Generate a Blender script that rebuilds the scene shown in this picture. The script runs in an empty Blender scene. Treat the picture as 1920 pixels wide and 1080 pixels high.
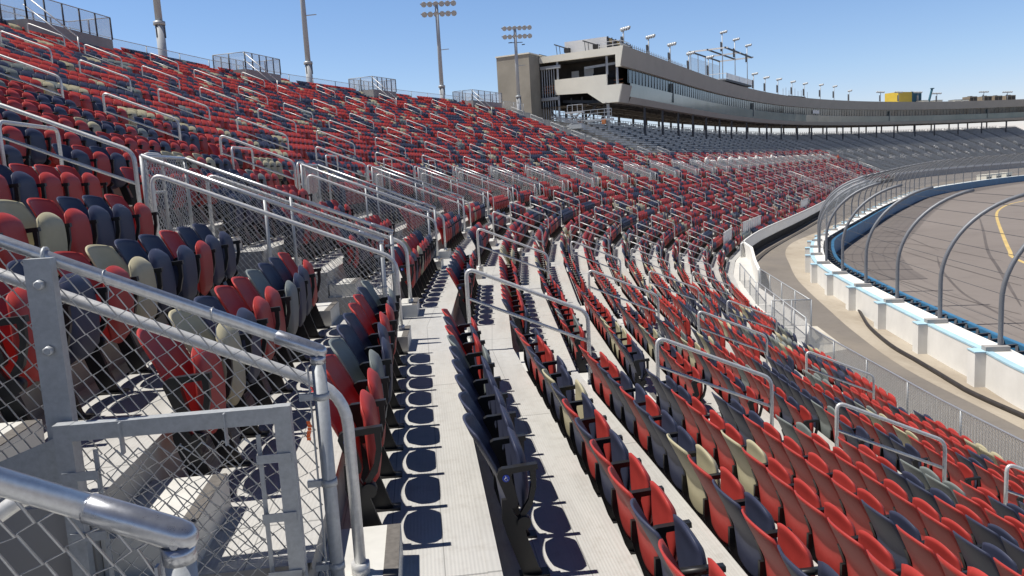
import bpy, bmesh, math, random
import numpy as np
from mathutils import Vector, Matrix
random.seed(7)
rng = np.random.default_rng(11)
scene = bpy.context.scene
COL = scene.collection
R = math.radians
GZ = 7.5                      # the eye is 7.5 m above the track apron

# ------------------------------------------------------------------ helpers
ORD = ['first', 'second', 'third', 'fourth', 'fifth', 'sixth', 'seventh', 'eighth', 'ninth', 'tenth', 'eleventh', 'twelfth',
       'thirteenth', 'fourteenth', 'fifteenth', 'sixteenth', 'seventeenth', 'eighteenth', 'nineteenth', 'twentieth']
TENS = {2: 'twenty', 3: 'thirty', 4: 'forty', 5: 'fifty', 6: 'sixty', 7: 'seventy'}
def ordw(n):
    if n <= 20: return ORD[n - 1]
    t, u = divmod(n, 10)
    return TENS[t].replace('ty', 'tieth') if u == 0 else TENS[t] + '-' + ORD[u - 1]

def tag(o, label=None, cat=None, group=None, kind=None):
    if label: o['label'] = label
    if cat: o['category'] = cat
    if group: o['group'] = group
    if kind: o['kind'] = kind
    return o

def empty(name, loc=(0, 0, 0)):
    o = bpy.data.objects.new(name, None)
    o.location = loc
    o.empty_display_size = .2
    COL.objects.link(o)
    return o

class MB:
    """collects polygons, builds one mesh object"""
    def __init__(self):
        self.v = []; self.f = []; self.mi = []; self.uv = []; self.sm = []
    def face(self, pts, mi=0, uv=None, smooth=False):
        b = len(self.v)
        self.v += [tuple(p) for p in pts]
        self.f.append(tuple(range(b, b + len(pts))))
        self.mi.append(mi); self.sm.append(smooth)
        self.uv.append(uv)
    def mesh(self, verts, faces, mi=0, smooth=False):
        b = len(self.v)
        self.v += [tuple(p) for p in verts]
        for f in faces:
            self.f.append(tuple(b + i for i in f)); self.mi.append(mi); self.sm.append(smooth); self.uv.append(None)
    def hexa(self, p, mi=0):
        """8 corners: bottom 0-3 counter-clockwise, top 4-7"""
        self.mesh(p, [(3, 2, 1, 0), (4, 5, 6, 7), (0, 1, 5, 4), (1, 2, 6, 5), (2, 3, 7, 6), (3, 0, 4, 7)], mi)
    def box(self, c, ax, ay, az, mi=0):
        """centre and three half-axis vectors"""
        c = Vector(c); ax = Vector(ax); ay = Vector(ay); az = Vector(az)
        self.hexa([c - ax - ay - az, c + ax - ay - az, c + ax + ay - az, c - ax + ay - az,
                   c - ax - ay + az, c + ax - ay + az, c + ax + ay + az, c - ax + ay + az], mi)
    def bar(self, a, b, w, h, mi=0, up=(0, 0, 1)):
        a = Vector(a); b = Vector(b); d = (b - a)
        L = d.length
        if L < 1e-6: return
        d /= L; u = Vector(up); s = d.cross(u)
        if s.length < 1e-4: s = d.cross(Vector((1, 0, 0)))
        s.normalize(); u = s.cross(d)
        self.box((a + b) / 2, d * (L / 2), s * (w / 2), u * (h / 2), mi)
    def tube(self, pts, r, n=8, mi=0, caps=True, smooth=True, taper=None):
        pts = [Vector(p) for p in pts]
        m = len(pts)
        if m < 2: return
        tang = []
        for i in range(m):
            t = pts[min(i + 1, m - 1)] - pts[max(i - 1, 0)]
            tang.append(t.normalized() if t.length > 1e-9 else Vector((0, 0, 1)))
        t0 = tang[0]
        ref = Vector((0, 0, 1)) if abs(t0.z) < .9 else Vector((1, 0, 0))
        nrm = (ref - t0 * ref.dot(t0)).normalized()
        b = len(self.v)
        for i in range(m):
            t = tang[i]
            nrm = (nrm - t * nrm.dot(t))
            nrm = nrm.normalized() if nrm.length > 1e-6 else t.orthogonal().normalized()
            bi = t.cross(nrm)
            rr = r if taper is None else r * taper[i]
            for k in range(n):
                a = 2 * math.pi * k / n
                self.v.append(tuple(pts[i] + (nrm * math.cos(a) + bi * math.sin(a)) * rr))
        for i in range(m - 1):
            for k in range(n):
                k2 = (k + 1) % n
                self.f.append((b + i * n + k, b + i * n + k2, b + (i + 1) * n + k2, b + (i + 1) * n + k))
                self.mi.append(mi); self.sm.append(smooth); self.uv.append(None)
        if caps:
            self.f.append(tuple(b + k for k in range(n))[::-1]); self.mi.append(mi); self.sm.append(False); self.uv.append(None)
            self.f.append(tuple(b + (m - 1) * n + k for k in range(n))); self.mi.append(mi); self.sm.append(False); self.uv.append(None)
    def prism(self, poly, off, mi=0):
        """closed planar polygon swept by the vector off"""
        n = len(poly); off = Vector(off)
        P = [Vector(p) for p in poly]; Q = [p + off for p in P]
        self.mesh(P + Q, [tuple(range(n))[::-1], tuple(range(n, 2 * n))] + [(i, (i + 1) % n, n + (i + 1) % n, n + i) for i in range(n)], mi)
    def build(self, name, mats, parent=None, loc=None):
        me = bpy.data.meshes.new(name)
        me.from_pydata(self.v, [], self.f)
        if not isinstance(mats, (list, tuple)): mats = [mats]
        for m in mats: me.materials.append(m)
        me.polygons.foreach_set('material_index', np.array(self.mi, dtype=np.int32))
        me.polygons.foreach_set('use_smooth', np.array(self.sm, dtype=bool))
        if any(u is not None for u in self.uv):
            ul = me.uv_layers.new(name='UVMap')
            arr = []
            for f, u in zip(self.f, self.uv):
                arr += list(u) if u is not None else [(0, 0)] * len(f)
            ul.data.foreach_set('uv', np.array(arr, dtype=np.float32).ravel())
        me.validate()
        me.update()
        o = bpy.data.objects.new(name, me)
        COL.objects.link(o)
        if parent is not None: o.parent = parent
        if loc is not None: o.location = loc
        return o

def arc_corner(pts, r, n=5):
    """round the inner corners of a polyline"""
    pts = [Vector(p) for p in pts]
    out = [pts[0]]
    for i in range(1, len(pts) - 1):
        a, b, c = pts[i - 1], pts[i], pts[i + 1]
        d1 = (a - b); d2 = (c - b)
        l = min(r, d1.length * .45, d2.length * .45)
        p1 = b + d1.normalized() * l; p2 = b + d2.normalized() * l
        for k in range(n + 1):
            t = k / n
            out.append(p1 * (1 - t) ** 2 + b * 2 * t * (1 - t) + p2 * t * t)
    out.append(pts[-1])
    return out

# ------------------------------------------------------------------ materials
def new_mat(name):
    m = bpy.data.materials.new(name); m.use_nodes = True
    nt = m.node_tree
    return m, nt, nt.nodes['Principled BSDF']
def node(nt, t, **kw):
    n = nt.nodes.new(t)
    for k, v in kw.items():
        if k in n.inputs: n.inputs[k].default_value = v
        else: setattr(n, k, v)
    return n
def ramp(nt, fac, stops):
    r = nt.nodes.new('ShaderNodeValToRGB')
    el = r.color_ramp.elements
    while len(el) < len(stops): el.new(.5)
    for e, (p, c) in zip(el, stops):
        e.position = p; e.color = (*c, 1) if len(c) == 3 else c
    nt.links.new(fac, r.inputs['Fac'])
    return r.outputs['Color']
def noise(nt, scale, detail=4, rough=.6, coord='Object', vec=None, stretch=None):
    n = node(nt, 'ShaderNodeTexNoise')
    n.inputs['Scale'].default_value = scale; n.inputs['Detail'].default_value = detail; n.inputs['Roughness'].default_value = rough
    if vec is None:
        tc = nt.nodes.new('ShaderNodeTexCoord'); vec = tc.outputs[coord]
    if stretch:
        mp = nt.nodes.new('ShaderNodeMapping'); mp.inputs['Scale'].default_value = stretch
        nt.links.new(vec, mp.inputs['Vector']); vec = mp.outputs['Vector']
    nt.links.new(vec, n.inputs['Vector'])
    return n.outputs['Fac']
def mix(nt, a, b, fac, blend='MIX'):
    m = nt.nodes.new('ShaderNodeMix'); m.data_type = 'RGBA'; m.blend_type = blend
    for sock, val in ((m.inputs['A'], a), (m.inputs['B'], b), (m.inputs['Factor'], fac)):
        if isinstance(val, (tuple, list)): sock.default_value = (*val, 1) if len(val) == 3 else val
        elif isinstance(val, (int, float)): sock.default_value = val
        else: nt.links.new(val, sock)
    return m.outputs['Result']
def bump(nt, h, strength=.2, dist=.01):
    b = nt.nodes.new('ShaderNodeBump'); b.inputs['Strength'].default_value = strength; b.inputs['Distance'].default_value = dist
    nt.links.new(h, b.inputs['Height'])
    return b.outputs['Normal']

def simple(name, col, rough=.6, metal=0., var=.15, nscale=3., spec=None, coord='Object', bumpy=0):
    m, nt, p = new_mat(name)
    f = noise(nt, nscale, 5, .6, coord)
    lo = tuple(c * (1 - var) for c in col); hi = tuple(min(1, c * (1 + var)) for c in col)
    nt.links.new(ramp(nt, f, [(.3, lo), (.7, hi)]), p.inputs['Base Color'])
    p.inputs['Roughness'].default_value = rough; p.inputs['Metallic'].default_value = metal
    if spec is not None: p.inputs['Specular IOR Level'].default_value = spec
    if bumpy:
        nt.links.new(bump(nt, noise(nt, nscale * 8, 3, .6, coord), bumpy, .004), p.inputs['Normal'])
    return m

def seat_plastic(name, col):
    m, nt, p = new_mat(name)
    dust = noise(nt, 6, 4, .6, 'Object')
    g = nt.nodes.new('ShaderNodeNewGeometry')
    rnd = nt.nodes.new('ShaderNodeMapRange'); rnd.inputs['To Min'].default_value = .86; rnd.inputs['To Max'].default_value = 1.12
    nt.links.new(g.outputs['Random Per Island'], rnd.inputs['Value'])
    base = ramp(nt, dust, [(.3, tuple(c * .9 for c in col)), (.75, tuple(c * 1.05 + .006 for c in col))])
    v = nt.nodes.new('ShaderNodeHueSaturation'); nt.links.new(base, v.inputs['Color']); nt.links.new(rnd.outputs['Result'], v.inputs['Value'])
    nt.links.new(v.outputs['Color'], p.inputs['Base Color'])
    p.inputs['Roughness'].default_value = .5
    p.inputs['Specular IOR Level'].default_value = .3
    nt.links.new(bump(nt, noise(nt, 260, 2, .5, 'Object'), .06, .002), p.inputs['Normal'])
    return m

def tread_mat(name, col, worn):
    """ribbed planks: UV.x runs along the row in metres, UV.y across it"""
    m, nt, p = new_mat(name)
    uv = nt.nodes.new('ShaderNodeUVMap'); uv.uv_map = 'UVMap'
    sep = nt.nodes.new('ShaderNodeSeparateXYZ'); nt.links.new(uv.outputs['UV'], sep.inputs['Vector'])
    st = noise(nt, 1.3, 6, .65, vec=uv.outputs['UV'], stretch=(.35, 2.2, 1))
    sp = noise(nt, 9, 5, .7, vec=uv.outputs['UV'])
    c = ramp(nt, st, [(.25, tuple(a * .80 for a in col)), (.5, col), (.8, tuple(min(1, a * 1.09) for a in col))])
    c = mix(nt, c, worn, ramp(nt, sp, [(.50, (0, 0, 0)), (.74, (.6, .6, .6))]))
    # plank joints across and along
    def line(src, scale, width):
        mu = nt.nodes.new('ShaderNodeMath'); mu.operation = 'MULTIPLY'; mu.inputs[1].default_value = scale; nt.links.new(src, mu.inputs[0])
        fr = nt.nodes.new('ShaderNodeMath'); fr.operation = 'FRACT'; nt.links.new(mu.outputs[0], fr.inputs[0])
        lt = nt.nodes.new('ShaderNodeMath'); lt.operation = 'LESS_THAN'; lt.inputs[1].default_value = width; nt.links.new(fr.outputs[0], lt.inputs[0])
        return lt.outputs[0]
    seam = line(sep.outputs['Y'], 3.6, .022)
    joint = line(sep.outputs['X'], .273, .004)
    mx = nt.nodes.new('ShaderNodeMath'); mx.operation = 'MAXIMUM'; nt.links.new(seam, mx.inputs[0]); nt.links.new(joint, mx.inputs[1])
    c = mix(nt, c, tuple(a * .55 for a in col), mx.outputs[0])
    nt.links.new(c, p.inputs['Base Color'])
    rib = nt.nodes.new('ShaderNodeTexWave'); rib.wave_type = 'BANDS'; rib.bands_direction = 'Y'; rib.inputs['Scale'].default_value = 16
    nt.links.new(uv.outputs['UV'], rib.inputs['Vector'])
    nt.links.new(bump(nt, rib.outputs['Fac'], .25, .003), p.inputs['Normal'])
    p.inputs['Roughness'].default_value = .55; p.inputs['Metallic'].default_value = .1
    return m

def mesh_mat(name, col, alpha, metal=.3):
    m, nt, p = new_mat(name)
    p.inputs['Base Color'].default_value = (*col, 1); p.inputs['Metallic'].default_value = metal
    p.inputs['Roughness'].default_value = .5; p.inputs['Alpha'].default_value = alpha
    return m

M = {}
M['red'] = seat_plastic('red seat plastic', (.42, .046, .040))
M['navy'] = seat_plastic('navy seat plastic', (.042, .050, .092))
M['grey'] = seat_plastic('grey seat plastic', (.20, .225, .22))
M['beige'] = seat_plastic('beige seat plastic', (.47, .43, .29))
M['black'] = simple('black moulded plastic', (.012, .012, .013), .45, 0, .2, 9)
M['tread'] = tread_mat('ribbed aluminium tread', (.51, .505, .485), (.38, .365, .335))
M['riser'] = simple('riser panel', (.40, .39, .37), .7, 0, .18, .9)
M['step'] = simple('aluminium step', (.66, .655, .62), .5, .1, .1, 4)
M['nosing'] = simple('dark step nosing', (.13, .12, .11), .8, 0, .25, 30)
def galv(name, col, rough, metal):
    m, nt, p = new_mat(name)
    f = noise(nt, 38, 5, .7); g = noise(nt, 5, 3, .5)
    c = ramp(nt, f, [(.3, tuple(a * .82 for a in col)), (.7, tuple(min(1, a * 1.08) for a in col))])
    c = mix(nt, c, tuple(a * .8 for a in col), ramp(nt, g, [(.5, (0, 0, 0)), (.8, (.5, .5, .5))]))
    nt.links.new(c, p.inputs['Base Color'])
    r = nt.nodes.new('ShaderNodeMapRange'); r.inputs['To Min'].default_value = rough - .07; r.inputs['To Max'].default_value = rough + .1
    nt.links.new(f, r.inputs['Value']); nt.links.new(r.outputs['Result'], p.inputs['Roughness'])
    p.inputs['Metallic'].default_value = metal
    return m
M['galv'] = galv('galvanised steel', (.47, .495, .515), .46, .25)
M['polegrey'] = galv('pale grey pole', (.46, .49, .52), .6, 0.)
M['fencepost'] = galv('weathered fence post', (.23, .245, .27), .5, .25)
M['brightwire'] = galv('bright fence wire', (.74, .75, .74), .5, .1)
M['rail'] = galv('bright handrail tube', (.72, .725, .72), .40, .35)
M['pipe'] = galv('new galvanised pipe', (.60, .62, .65), .33, .65)
M['wire'] = galv('chain link wire', (.56, .57, .58), .42, .5)
M['cast'] = galv('cast end sleeve', (.52, .54, .58), .28, .8)
M['farmesh'] = mesh_mat('distant chain link', (.62, .64, .64), .34)
M['panelmesh'] = mesh_mat('panel chain link', (.55, .57, .58), .30)
M['landing'] = simple('light landing concrete', (.60, .59, .56), .85, 0, .08, .5)
M['thinmesh'] = mesh_mat('thin fence mesh', (.36, .39, .41), .26)
M['topmesh'] = mesh_mat('top fence mesh', (.60, .63, .66), .22)
M['clearpanel'] = mesh_mat('frosted guard panel', (.74, .79, .83), .38, 0)
M['concrete'] = simple('pale concrete', (.50, .485, .44), .85, 0, .12, .7, bumpy=.15)
M['white concrete'] = simple('whitewashed concrete', (.86, .85, .81), .8, 0, .08, .8)
M['greywall'] = simple('grey concrete wall', (.36, .35, .34), .85, 0, .15, .8)
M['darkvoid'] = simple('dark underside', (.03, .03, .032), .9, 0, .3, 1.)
M['stucco'] = simple('taupe stucco', (.41, .395, .36), .9, 0, .05, .4)
M['cream'] = simple('cream stucco', (.90, .87, .75), .9, 0, .05, .5)
M['tower'] = simple('board formed concrete', (.36, .335, .28), .9, 0, .16, .35)
M['steel'] = simple('dark primed steel', (.085, .09, .10), .6, .2, .2, 2.)
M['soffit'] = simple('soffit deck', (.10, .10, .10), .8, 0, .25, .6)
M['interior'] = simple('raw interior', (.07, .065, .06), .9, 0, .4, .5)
def glass_mat(name, a, b, rough, sc):
    m, nt, p = new_mat(name)
    f = noise(nt, sc, 5, .7)
    nt.links.new(ramp(nt, f, [(.35, a), (.65, b)]), p.inputs['Base Color'])
    p.inputs['Roughness'].default_value = rough; p.inputs['Specular IOR Level'].default_value = .45
    return m
M['glass'] = glass_mat('dark window glass', (.02, .032, .036), (.095, .125, .13), .12, .25)
M['spandrel'] = glass_mat('green spandrel glass', (.21, .29, .285), (.30, .375, .36), .12, .12)
M['mullion'] = simple('grey mullion', (.15, .17, .17), .5, .3, .1, 2.)
M['bench'] = simple('grey aluminium bench', (.40, .405, .41), .45, .2, .28, 1.2)
M['fardeck'] = simple('grey bleacher deck', (.30, .30, .305), .6, .1, .3, .8)
M['white'] = simple('white paint', (.80, .80, .79), .55, 0, .04, 2.)
M['blue'] = simple('bright blue wall paint', (.05, .19, .35), .5, 0, .15, 1.)
M['lightblue'] = simple('light blue trim', (.46, .68, .80), .5, 0, .1, 1.5)
M['yellow'] = simple('yellow panel', (.70, .50, .06), .6, 0, .06, 1.)
M['teal'] = simple('dark teal panel', (.015, .10, .15), .6, 0, .1, 1.)
M['orange'] = simple('orange safety cloth', (.85, .16, .04), .8, 0, .1, 8.)
M['skin'] = simple('skin', (.42, .25, .17), .6, 0, .1, 8.)
M['denim'] = simple('dark denim', (.04, .05, .09), .8, 0, .2, 8.)
M['rubber'] = simple('black hose rubber', (.035, .03, .028), .55, 0, .3, 3.)
M['badge'] = simple('blue badge', (.008, .05, .42), .4, 0, .05, 5.)
M['lampwhite'] = simple('lamp reflector', (.80, .80, .78), .25, .3, .1, 6.)
M['tan'] = simple('tan notice panel', (.50, .36, .13), .7, 0, .15, 6.)
M['ac'] = simple('tan machine casing', (.27, .22, .16), .7, 0, .15, 1.)
M['ply'] = simple('orange formwork', (.45, .17, .07), .8, 0, .3, 2.)

def ground_mat(name, cols, sc, stretch=None, extra=None, rough=.9):
    m, nt, p = new_mat(name)
    tc = nt.nodes.new('ShaderNodeTexCoord')
    f = noise(nt, sc, 8, .65, vec=tc.outputs['Object'], stretch=stretch)
    c = ramp(nt, f, [(.28, cols[0]), (.5, cols[1]), (.72, cols[2])])
    g = noise(nt, sc * 26, 4, .7, vec=tc.outputs['Object'])
    c = mix(nt, c, tuple(a * .72 for a in cols[0]), ramp(nt, g, [(.5, (0, 0, 0)), (.75, (.35, .35, .35))]))
    if extra:
        h = noise(nt, extra[1], 6, .7, vec=tc.outputs['Object'], stretch=extra[2])
        c = mix(nt, c, extra[0], ramp(nt, h, [(.5, (0, 0, 0)), (.68, (.7, .7, .7))]))
    nt.links.new(c, p.inputs['Base Color']); p.inputs['Roughness'].default_value = rough
    nt.links.new(bump(nt, g, .25, .01), p.inputs['Normal'])
    return m
M['desert'] = ground_mat('desert soil', [(.28, .22, .16), (.34, .27, .20), (.40, .33, .25)], .05)
M['road'] = ground_mat('worn access road asphalt', [(.150, .135, .120), (.185, .166, .148), (.225, .203, .182)], .11, None, ((.27, .235, .19), .07, (1, .35, 1)))
M['apron'] = ground_mat('sandy concrete apron', [(.33, .28, .22), (.405, .355, .285), (.48, .43, .36)], .16, (1, .5, 1), ((.26, .215, .165), .35, (1.2, .3, 1)))
M['track'] = ground_mat('warm grey race track asphalt', [(.198, .172, .157), (.218, .191, .175), (.242, .213, .197)], .03, None, ((.165, .143, .132), .05, (.5, 1.6, 1)))  # the asphalt's own warm grey with random mottling
M['patch'] = ground_mat('fresh concrete pad', [(.52, .48, .40), (.58, .54, .46), (.62, .58, .50)], .6)
M['line'] = simple('yellow track line', (.60, .44, .17), .7, 0, .15, .5)
M['skid'] = simple('tyre mark', (.12, .104, .097), .8, 0, .2, .3)

# ------------------------------------------------------------------ the curve of the seating bowl (straight chords that kink at every aisle)
S0, PITCH = 10.35, 7.858
_kk = [0, 1, 2, 4, 6, 8, 9, 10, 14, 15, 17, 18, 24, 27, 34, 40.]
_kv = [5.4, 2.6, 2.78, 4.33, 4.94, 2.87, .5, -.5, -.55, 0., 0., .7, 1.0, 1.97, 2.23, 2.73]
I0, I1 = -2, 48
HEAD = {}
h = 0.
for i in range(I0 - 1, I1 + 1):
    if i >= 0: h += math.radians(float(np.interp(i, _kk, _kv)))
    HEAD[i] = h
CEN = {0: Vector((0, S0))}
for i in range(-1, I0 - 1, -1): CEN[i] = CEN[i + 1] - Vector((math.sin(HEAD[i]), math.cos(HEAD[i]))) * PITCH
for i in range(1, I1 + 1): CEN[i] = CEN[i - 1] + Vector((math.sin(HEAD[i - 1]), math.cos(HEAD[i - 1]))) * PITCH
def V(i, X):
    a, b = HEAD[i - 1], HEAD[i]; m = (a + b) / 2; c = 1 / math.cos((b - a) / 2)
    return CEN[i] + Vector((math.cos(m), -math.sin(m))) * (X * c)
def P(s, X, z):
    q = (s - S0) / PITCH; i = int(math.floor(q)); i = max(I0, min(I1 - 1, i)); f = q - i
    v = V(i, X).lerp(V(i + 1, X), f)
    return Vector((v.x, v.y, z + GZ))
def LEN(i, X): return (V(i + 1, X) - V(i, X)).length
def Q(i, t, X, z, end=False):
    """t metres along the chord of section i from its first kink (end: back from its last one)"""
    d = Vector((math.sin(HEAD[i]), math.cos(HEAD[i])))
    v = V(i, X) + d * t if not end else V(i + 1, X) - d * t
    return Vector((v.x, v.y, z + GZ))
def frame(i): 
    a = HEAD[i]
    return Vector((math.cos(a), -math.sin(a), 0)), Vector((math.sin(a), math.cos(a), 0))
NLO, NHI = -25, 14
def edge(n): return .26 + .83 * (n - 1)
def tz(n): return -1.93 - (.365 if n > 1 else .355) * (n - 1)
def railz(X): return -1.19 - .4398 * (X - .56) if X > .2 else -1.19 + .4277 * (.56 - X) 
I_RED = 28                     # sections from here on are bare bleachers
I_GREY = 11                    # from here the upper rows are bare too
LAST = 44
def nlo(i): return NLO if i < I_GREY else NLO + 4

# ------------------------------------------------------------------ camera
PIT, YAW, ROLL, FPX = .14319, .11086, .05677, 1495.
fw = Vector((math.sin(YAW) * math.cos(PIT), math.cos(YAW) * math.cos(PIT), -math.sin(PIT)))
r0 = Vector((math.cos(YAW), -math.sin(YAW), 0)); u0 = r0.cross(fw)
cr = r0 * math.cos(ROLL) - u0 * math.sin(ROLL); cu = r0 * math.sin(ROLL) + u0 * math.cos(ROLL)
cam = bpy.data.cameras.new('camera'); camo = bpy.data.objects.new('camera', cam); COL.objects.link(camo)
EYE = Vector((0, 0, GZ))
mw = Matrix.Identity(4)
for k in range(3): mw[k][0], mw[k][1], mw[k][2], mw[k][3] = cr[k], cu[k], -fw[k], EYE[k]
camo.matrix_world = mw
cam.sensor_width = 36; cam.lens = 36 * FPX / 1920; cam.clip_end = 6000; cam.clip_start = .05
scene.camera = camo
def pix(p):
    d = Vector(p) - EYE; z = d.dot(fw)
    return (960 + FPX * d.dot(cr) / z, 540 - FPX * d.dot(cu) / z, z) if z > .05 else (-9999, -9999, z)
def G(a, b, z):
    """the point at eye-relative height z seen at photo position a, b (survey helper)"""
    d = fw * FPX + cr * (a - 960) - cu * (b - 540)
    d = d * (z / d.z)
    return Vector((d.x, d.y, z + GZ))

# ------------------------------------------------------------------ light and sky
sun_to = Vector((-.47, .08, 1.0)).normalized()
el = math.asin(sun_to.z)
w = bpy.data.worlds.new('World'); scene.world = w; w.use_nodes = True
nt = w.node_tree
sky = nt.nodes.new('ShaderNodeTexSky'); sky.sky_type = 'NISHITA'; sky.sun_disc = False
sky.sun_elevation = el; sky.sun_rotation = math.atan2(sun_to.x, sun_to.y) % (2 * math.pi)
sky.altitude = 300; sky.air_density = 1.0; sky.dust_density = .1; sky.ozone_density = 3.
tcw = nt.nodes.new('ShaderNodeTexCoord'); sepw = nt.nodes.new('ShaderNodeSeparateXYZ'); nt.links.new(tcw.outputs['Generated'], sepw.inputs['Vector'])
deep = ramp(nt, sepw.outputs['Z'], [(0, (1.12, 1.0, 1.22)), (.10, (1.08, 1.10, 1.25)), (.22, (1.0, 1.10, 1.26)), (.34, (.40, .46, .62)), (.52, (.22, .26, .38)), (1, (.16, .19, .30))])   # upper sky, above the view, dimmed to weaken fill light and deepen shade
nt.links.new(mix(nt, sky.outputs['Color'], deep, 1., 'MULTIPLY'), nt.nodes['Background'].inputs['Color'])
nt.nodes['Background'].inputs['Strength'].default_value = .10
sl = bpy.data.lights.new('sun', 'SUN'); sl.energy = 5.0; sl.angle = R(.53); sl.color = (1, .95, .87)
so = bpy.data.objects.new('sun', sl); COL.objects.link(so)
so.rotation_euler = sun_to.to_track_quat('Z', 'Y').to_euler()
scene.view_settings.view_transform = 'Standard'; scene.view_settings.look = 'None'
scene.view_settings.exposure = .14; scene.view_settings.gamma = 1
scene.cycles.max_bounces = 6; scene.cycles.diffuse_bounces = 1; scene.cycles.glossy_bounces = 2
scene.cycles.transparent_max_bounces = 24; scene.cycles.sample_clamp_indirect = 6

# ------------------------------------------------------------------ ground, roads and track
def catmull(pts, n=6):
    pts = [Vector(p) for p in pts]; out = []
    for i in range(len(pts) - 1):
        p0 = pts[max(i - 1, 0)]; p1 = pts[i]; p2 = pts[i + 1]; p3 = pts[min(i + 2, len(pts) - 1)]
        for k in range(n):
            t = k / n
            out.append(.5 * ((2 * p1) + (-p0 + p2) * t + (2 * p0 - 5 * p1 + 4 * p2 - p3) * t * t + (-p0 + 3 * p1 - 3 * p2 + p3) * t ** 3))
    out.append(pts[-1]); return out
WALL = catmull([(14.5, -14), (14.8, -2), (15.4, 8), (16.1, 14), (17.13, 19.9), (17.85, 22.65), (18.5, 25.52), (20.05, 31.75), (21.05, 35.5), (22.15, 39.4),
                (23.2, 42.9), (24.65, 46.8), (26.6, 50.9), (28.4, 54.3), (30.4, 57.8), (33.7, 62.4), (42, 73.2), (52, 86.2), (64, 101), (80, 119.5), (96, 133.5),
                (120, 149.5), (150, 163), (185, 174), (230, 184), (290, 192), (360, 196)], 6)
def offset_path(path, d):
    out = []
    for i, p in enumerate(path):
        t = (path[min(i + 1, len(path) - 1)] - path[max(i - 1, 0)]).normalized()
        out.append(p + Vector((t.y, -t.x)) * d)
    return out
def sheet(name, poly, z, mat, label=None):
    bm = bmesh.new()
    vs = [bm.verts.new((p[0], p[1], 0)) for p in poly]
    f = bm.faces.new(vs); bm.normal_update()
    if f.normal.z < 0: f.normal_flip()
    bmesh.ops.triangulate(bm, faces=[f])
    me = bpy.data.meshes.new(name); bm.to_mesh(me); bm.free()
    me.materials.append(M[mat])
    o = bpy.data.objects.new(name, me); o.location.z = z; COL.objects.link(o)
    tag(o, kind='structure'); return o
def ribbon(name, path, wid, z, mat, taper=True):
    mb = MB(); n = len(path)
    for i in range(n - 1):
        def off(j):
            t = (path[min(j + 1, n - 1)] - path[max(j - 1, 0)]).normalized(); w_ = wid * (1 if not taper else min(1, .25 + 4 * min(j, n - 1 - j) / n))
            return path[j] + Vector((t.y, -t.x)) * w_ / 2, path[j] - Vector((t.y, -t.x)) * w_ / 2
        a, b = off(i); c, d = off(i + 1)
        mb.face([(*b, 0), (*a, 0), (*c, 0), (*d, 0)])
    o = mb.build(name, M[mat]); o.location.z = z; tag(o, kind='structure'); return o
g = MB(); g.face([(-4000, -4000, 0), (4000, -4000, 0), (4000, 4000, 0), (-4000, 4000, 0)])
tag(g.build('ground', M['desert']), kind='structure')
road_out = [Vector(P(s, 10.6, 0).xy) for s in np.arange(-5, 340, 4.)]
sheet('access_road', list(road_out) + list(reversed(offset_path(WALL, -.1)[:-12])), .004, 'road')
beige = catmull([(13.2, -12), (13.6, 2), (14.4, 10), (15.6, 19.4), (16.4, 25.3), (18.0, 31.4), (19.6, 36.5), (21.5, 42.4), (23.2, 47.2), (25.6, 53), (29.0, 60.8), (33.0, 67.5), (40, 76), (52, 91)], 5)
wsub = [p for p in offset_path(WALL, -.4) if p.y < 88]
sheet('concrete_apron', list(beige) + list(reversed(wsub)), .008, 'apron')
inner = offset_path(WALL, .5)
sheet('race_track', list(inner) + [Vector((420, 150)), Vector((420, -60)), Vector((14.5, -60))], .004, 'track')
def gp(pts, z=-7.5): return [Vector(G(a, b, z).xy) for a, b in pts]
ribbon('yellow_track_line', catmull([Vector((33.5, 36))] + gp([(1908, 487), (1893, 470), (1880, 440), (1870, 412), (1869, 400), (1875, 392), (1890, 384), (1918, 377)]) + [Vector((100, 112))], 6), .26, .008, 'line', False)
for k, pts in enumerate([[(1835, 404), (1843, 430), (1852, 470), (1870, 500), (1888, 530), (1915, 575)],
                         [(1757, 480), (1765, 505), (1800, 545), (1840, 570), (1915, 612)],
                         [(1650, 430), (1700, 445), (1760, 470)],
                         [(1620, 505), (1700, 530), (1800, 560), (1915, 590)],
                         [(1690, 470), (1780, 498), (1915, 536)],
                         [(1660, 452), (1740, 462), (1880, 490)]]):
    ribbon('tyre_mark', catmull(gp(pts), 5), [.2, .14, .12, .1, .12, .1][k], .008 + .002 * k, 'skid')

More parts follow.
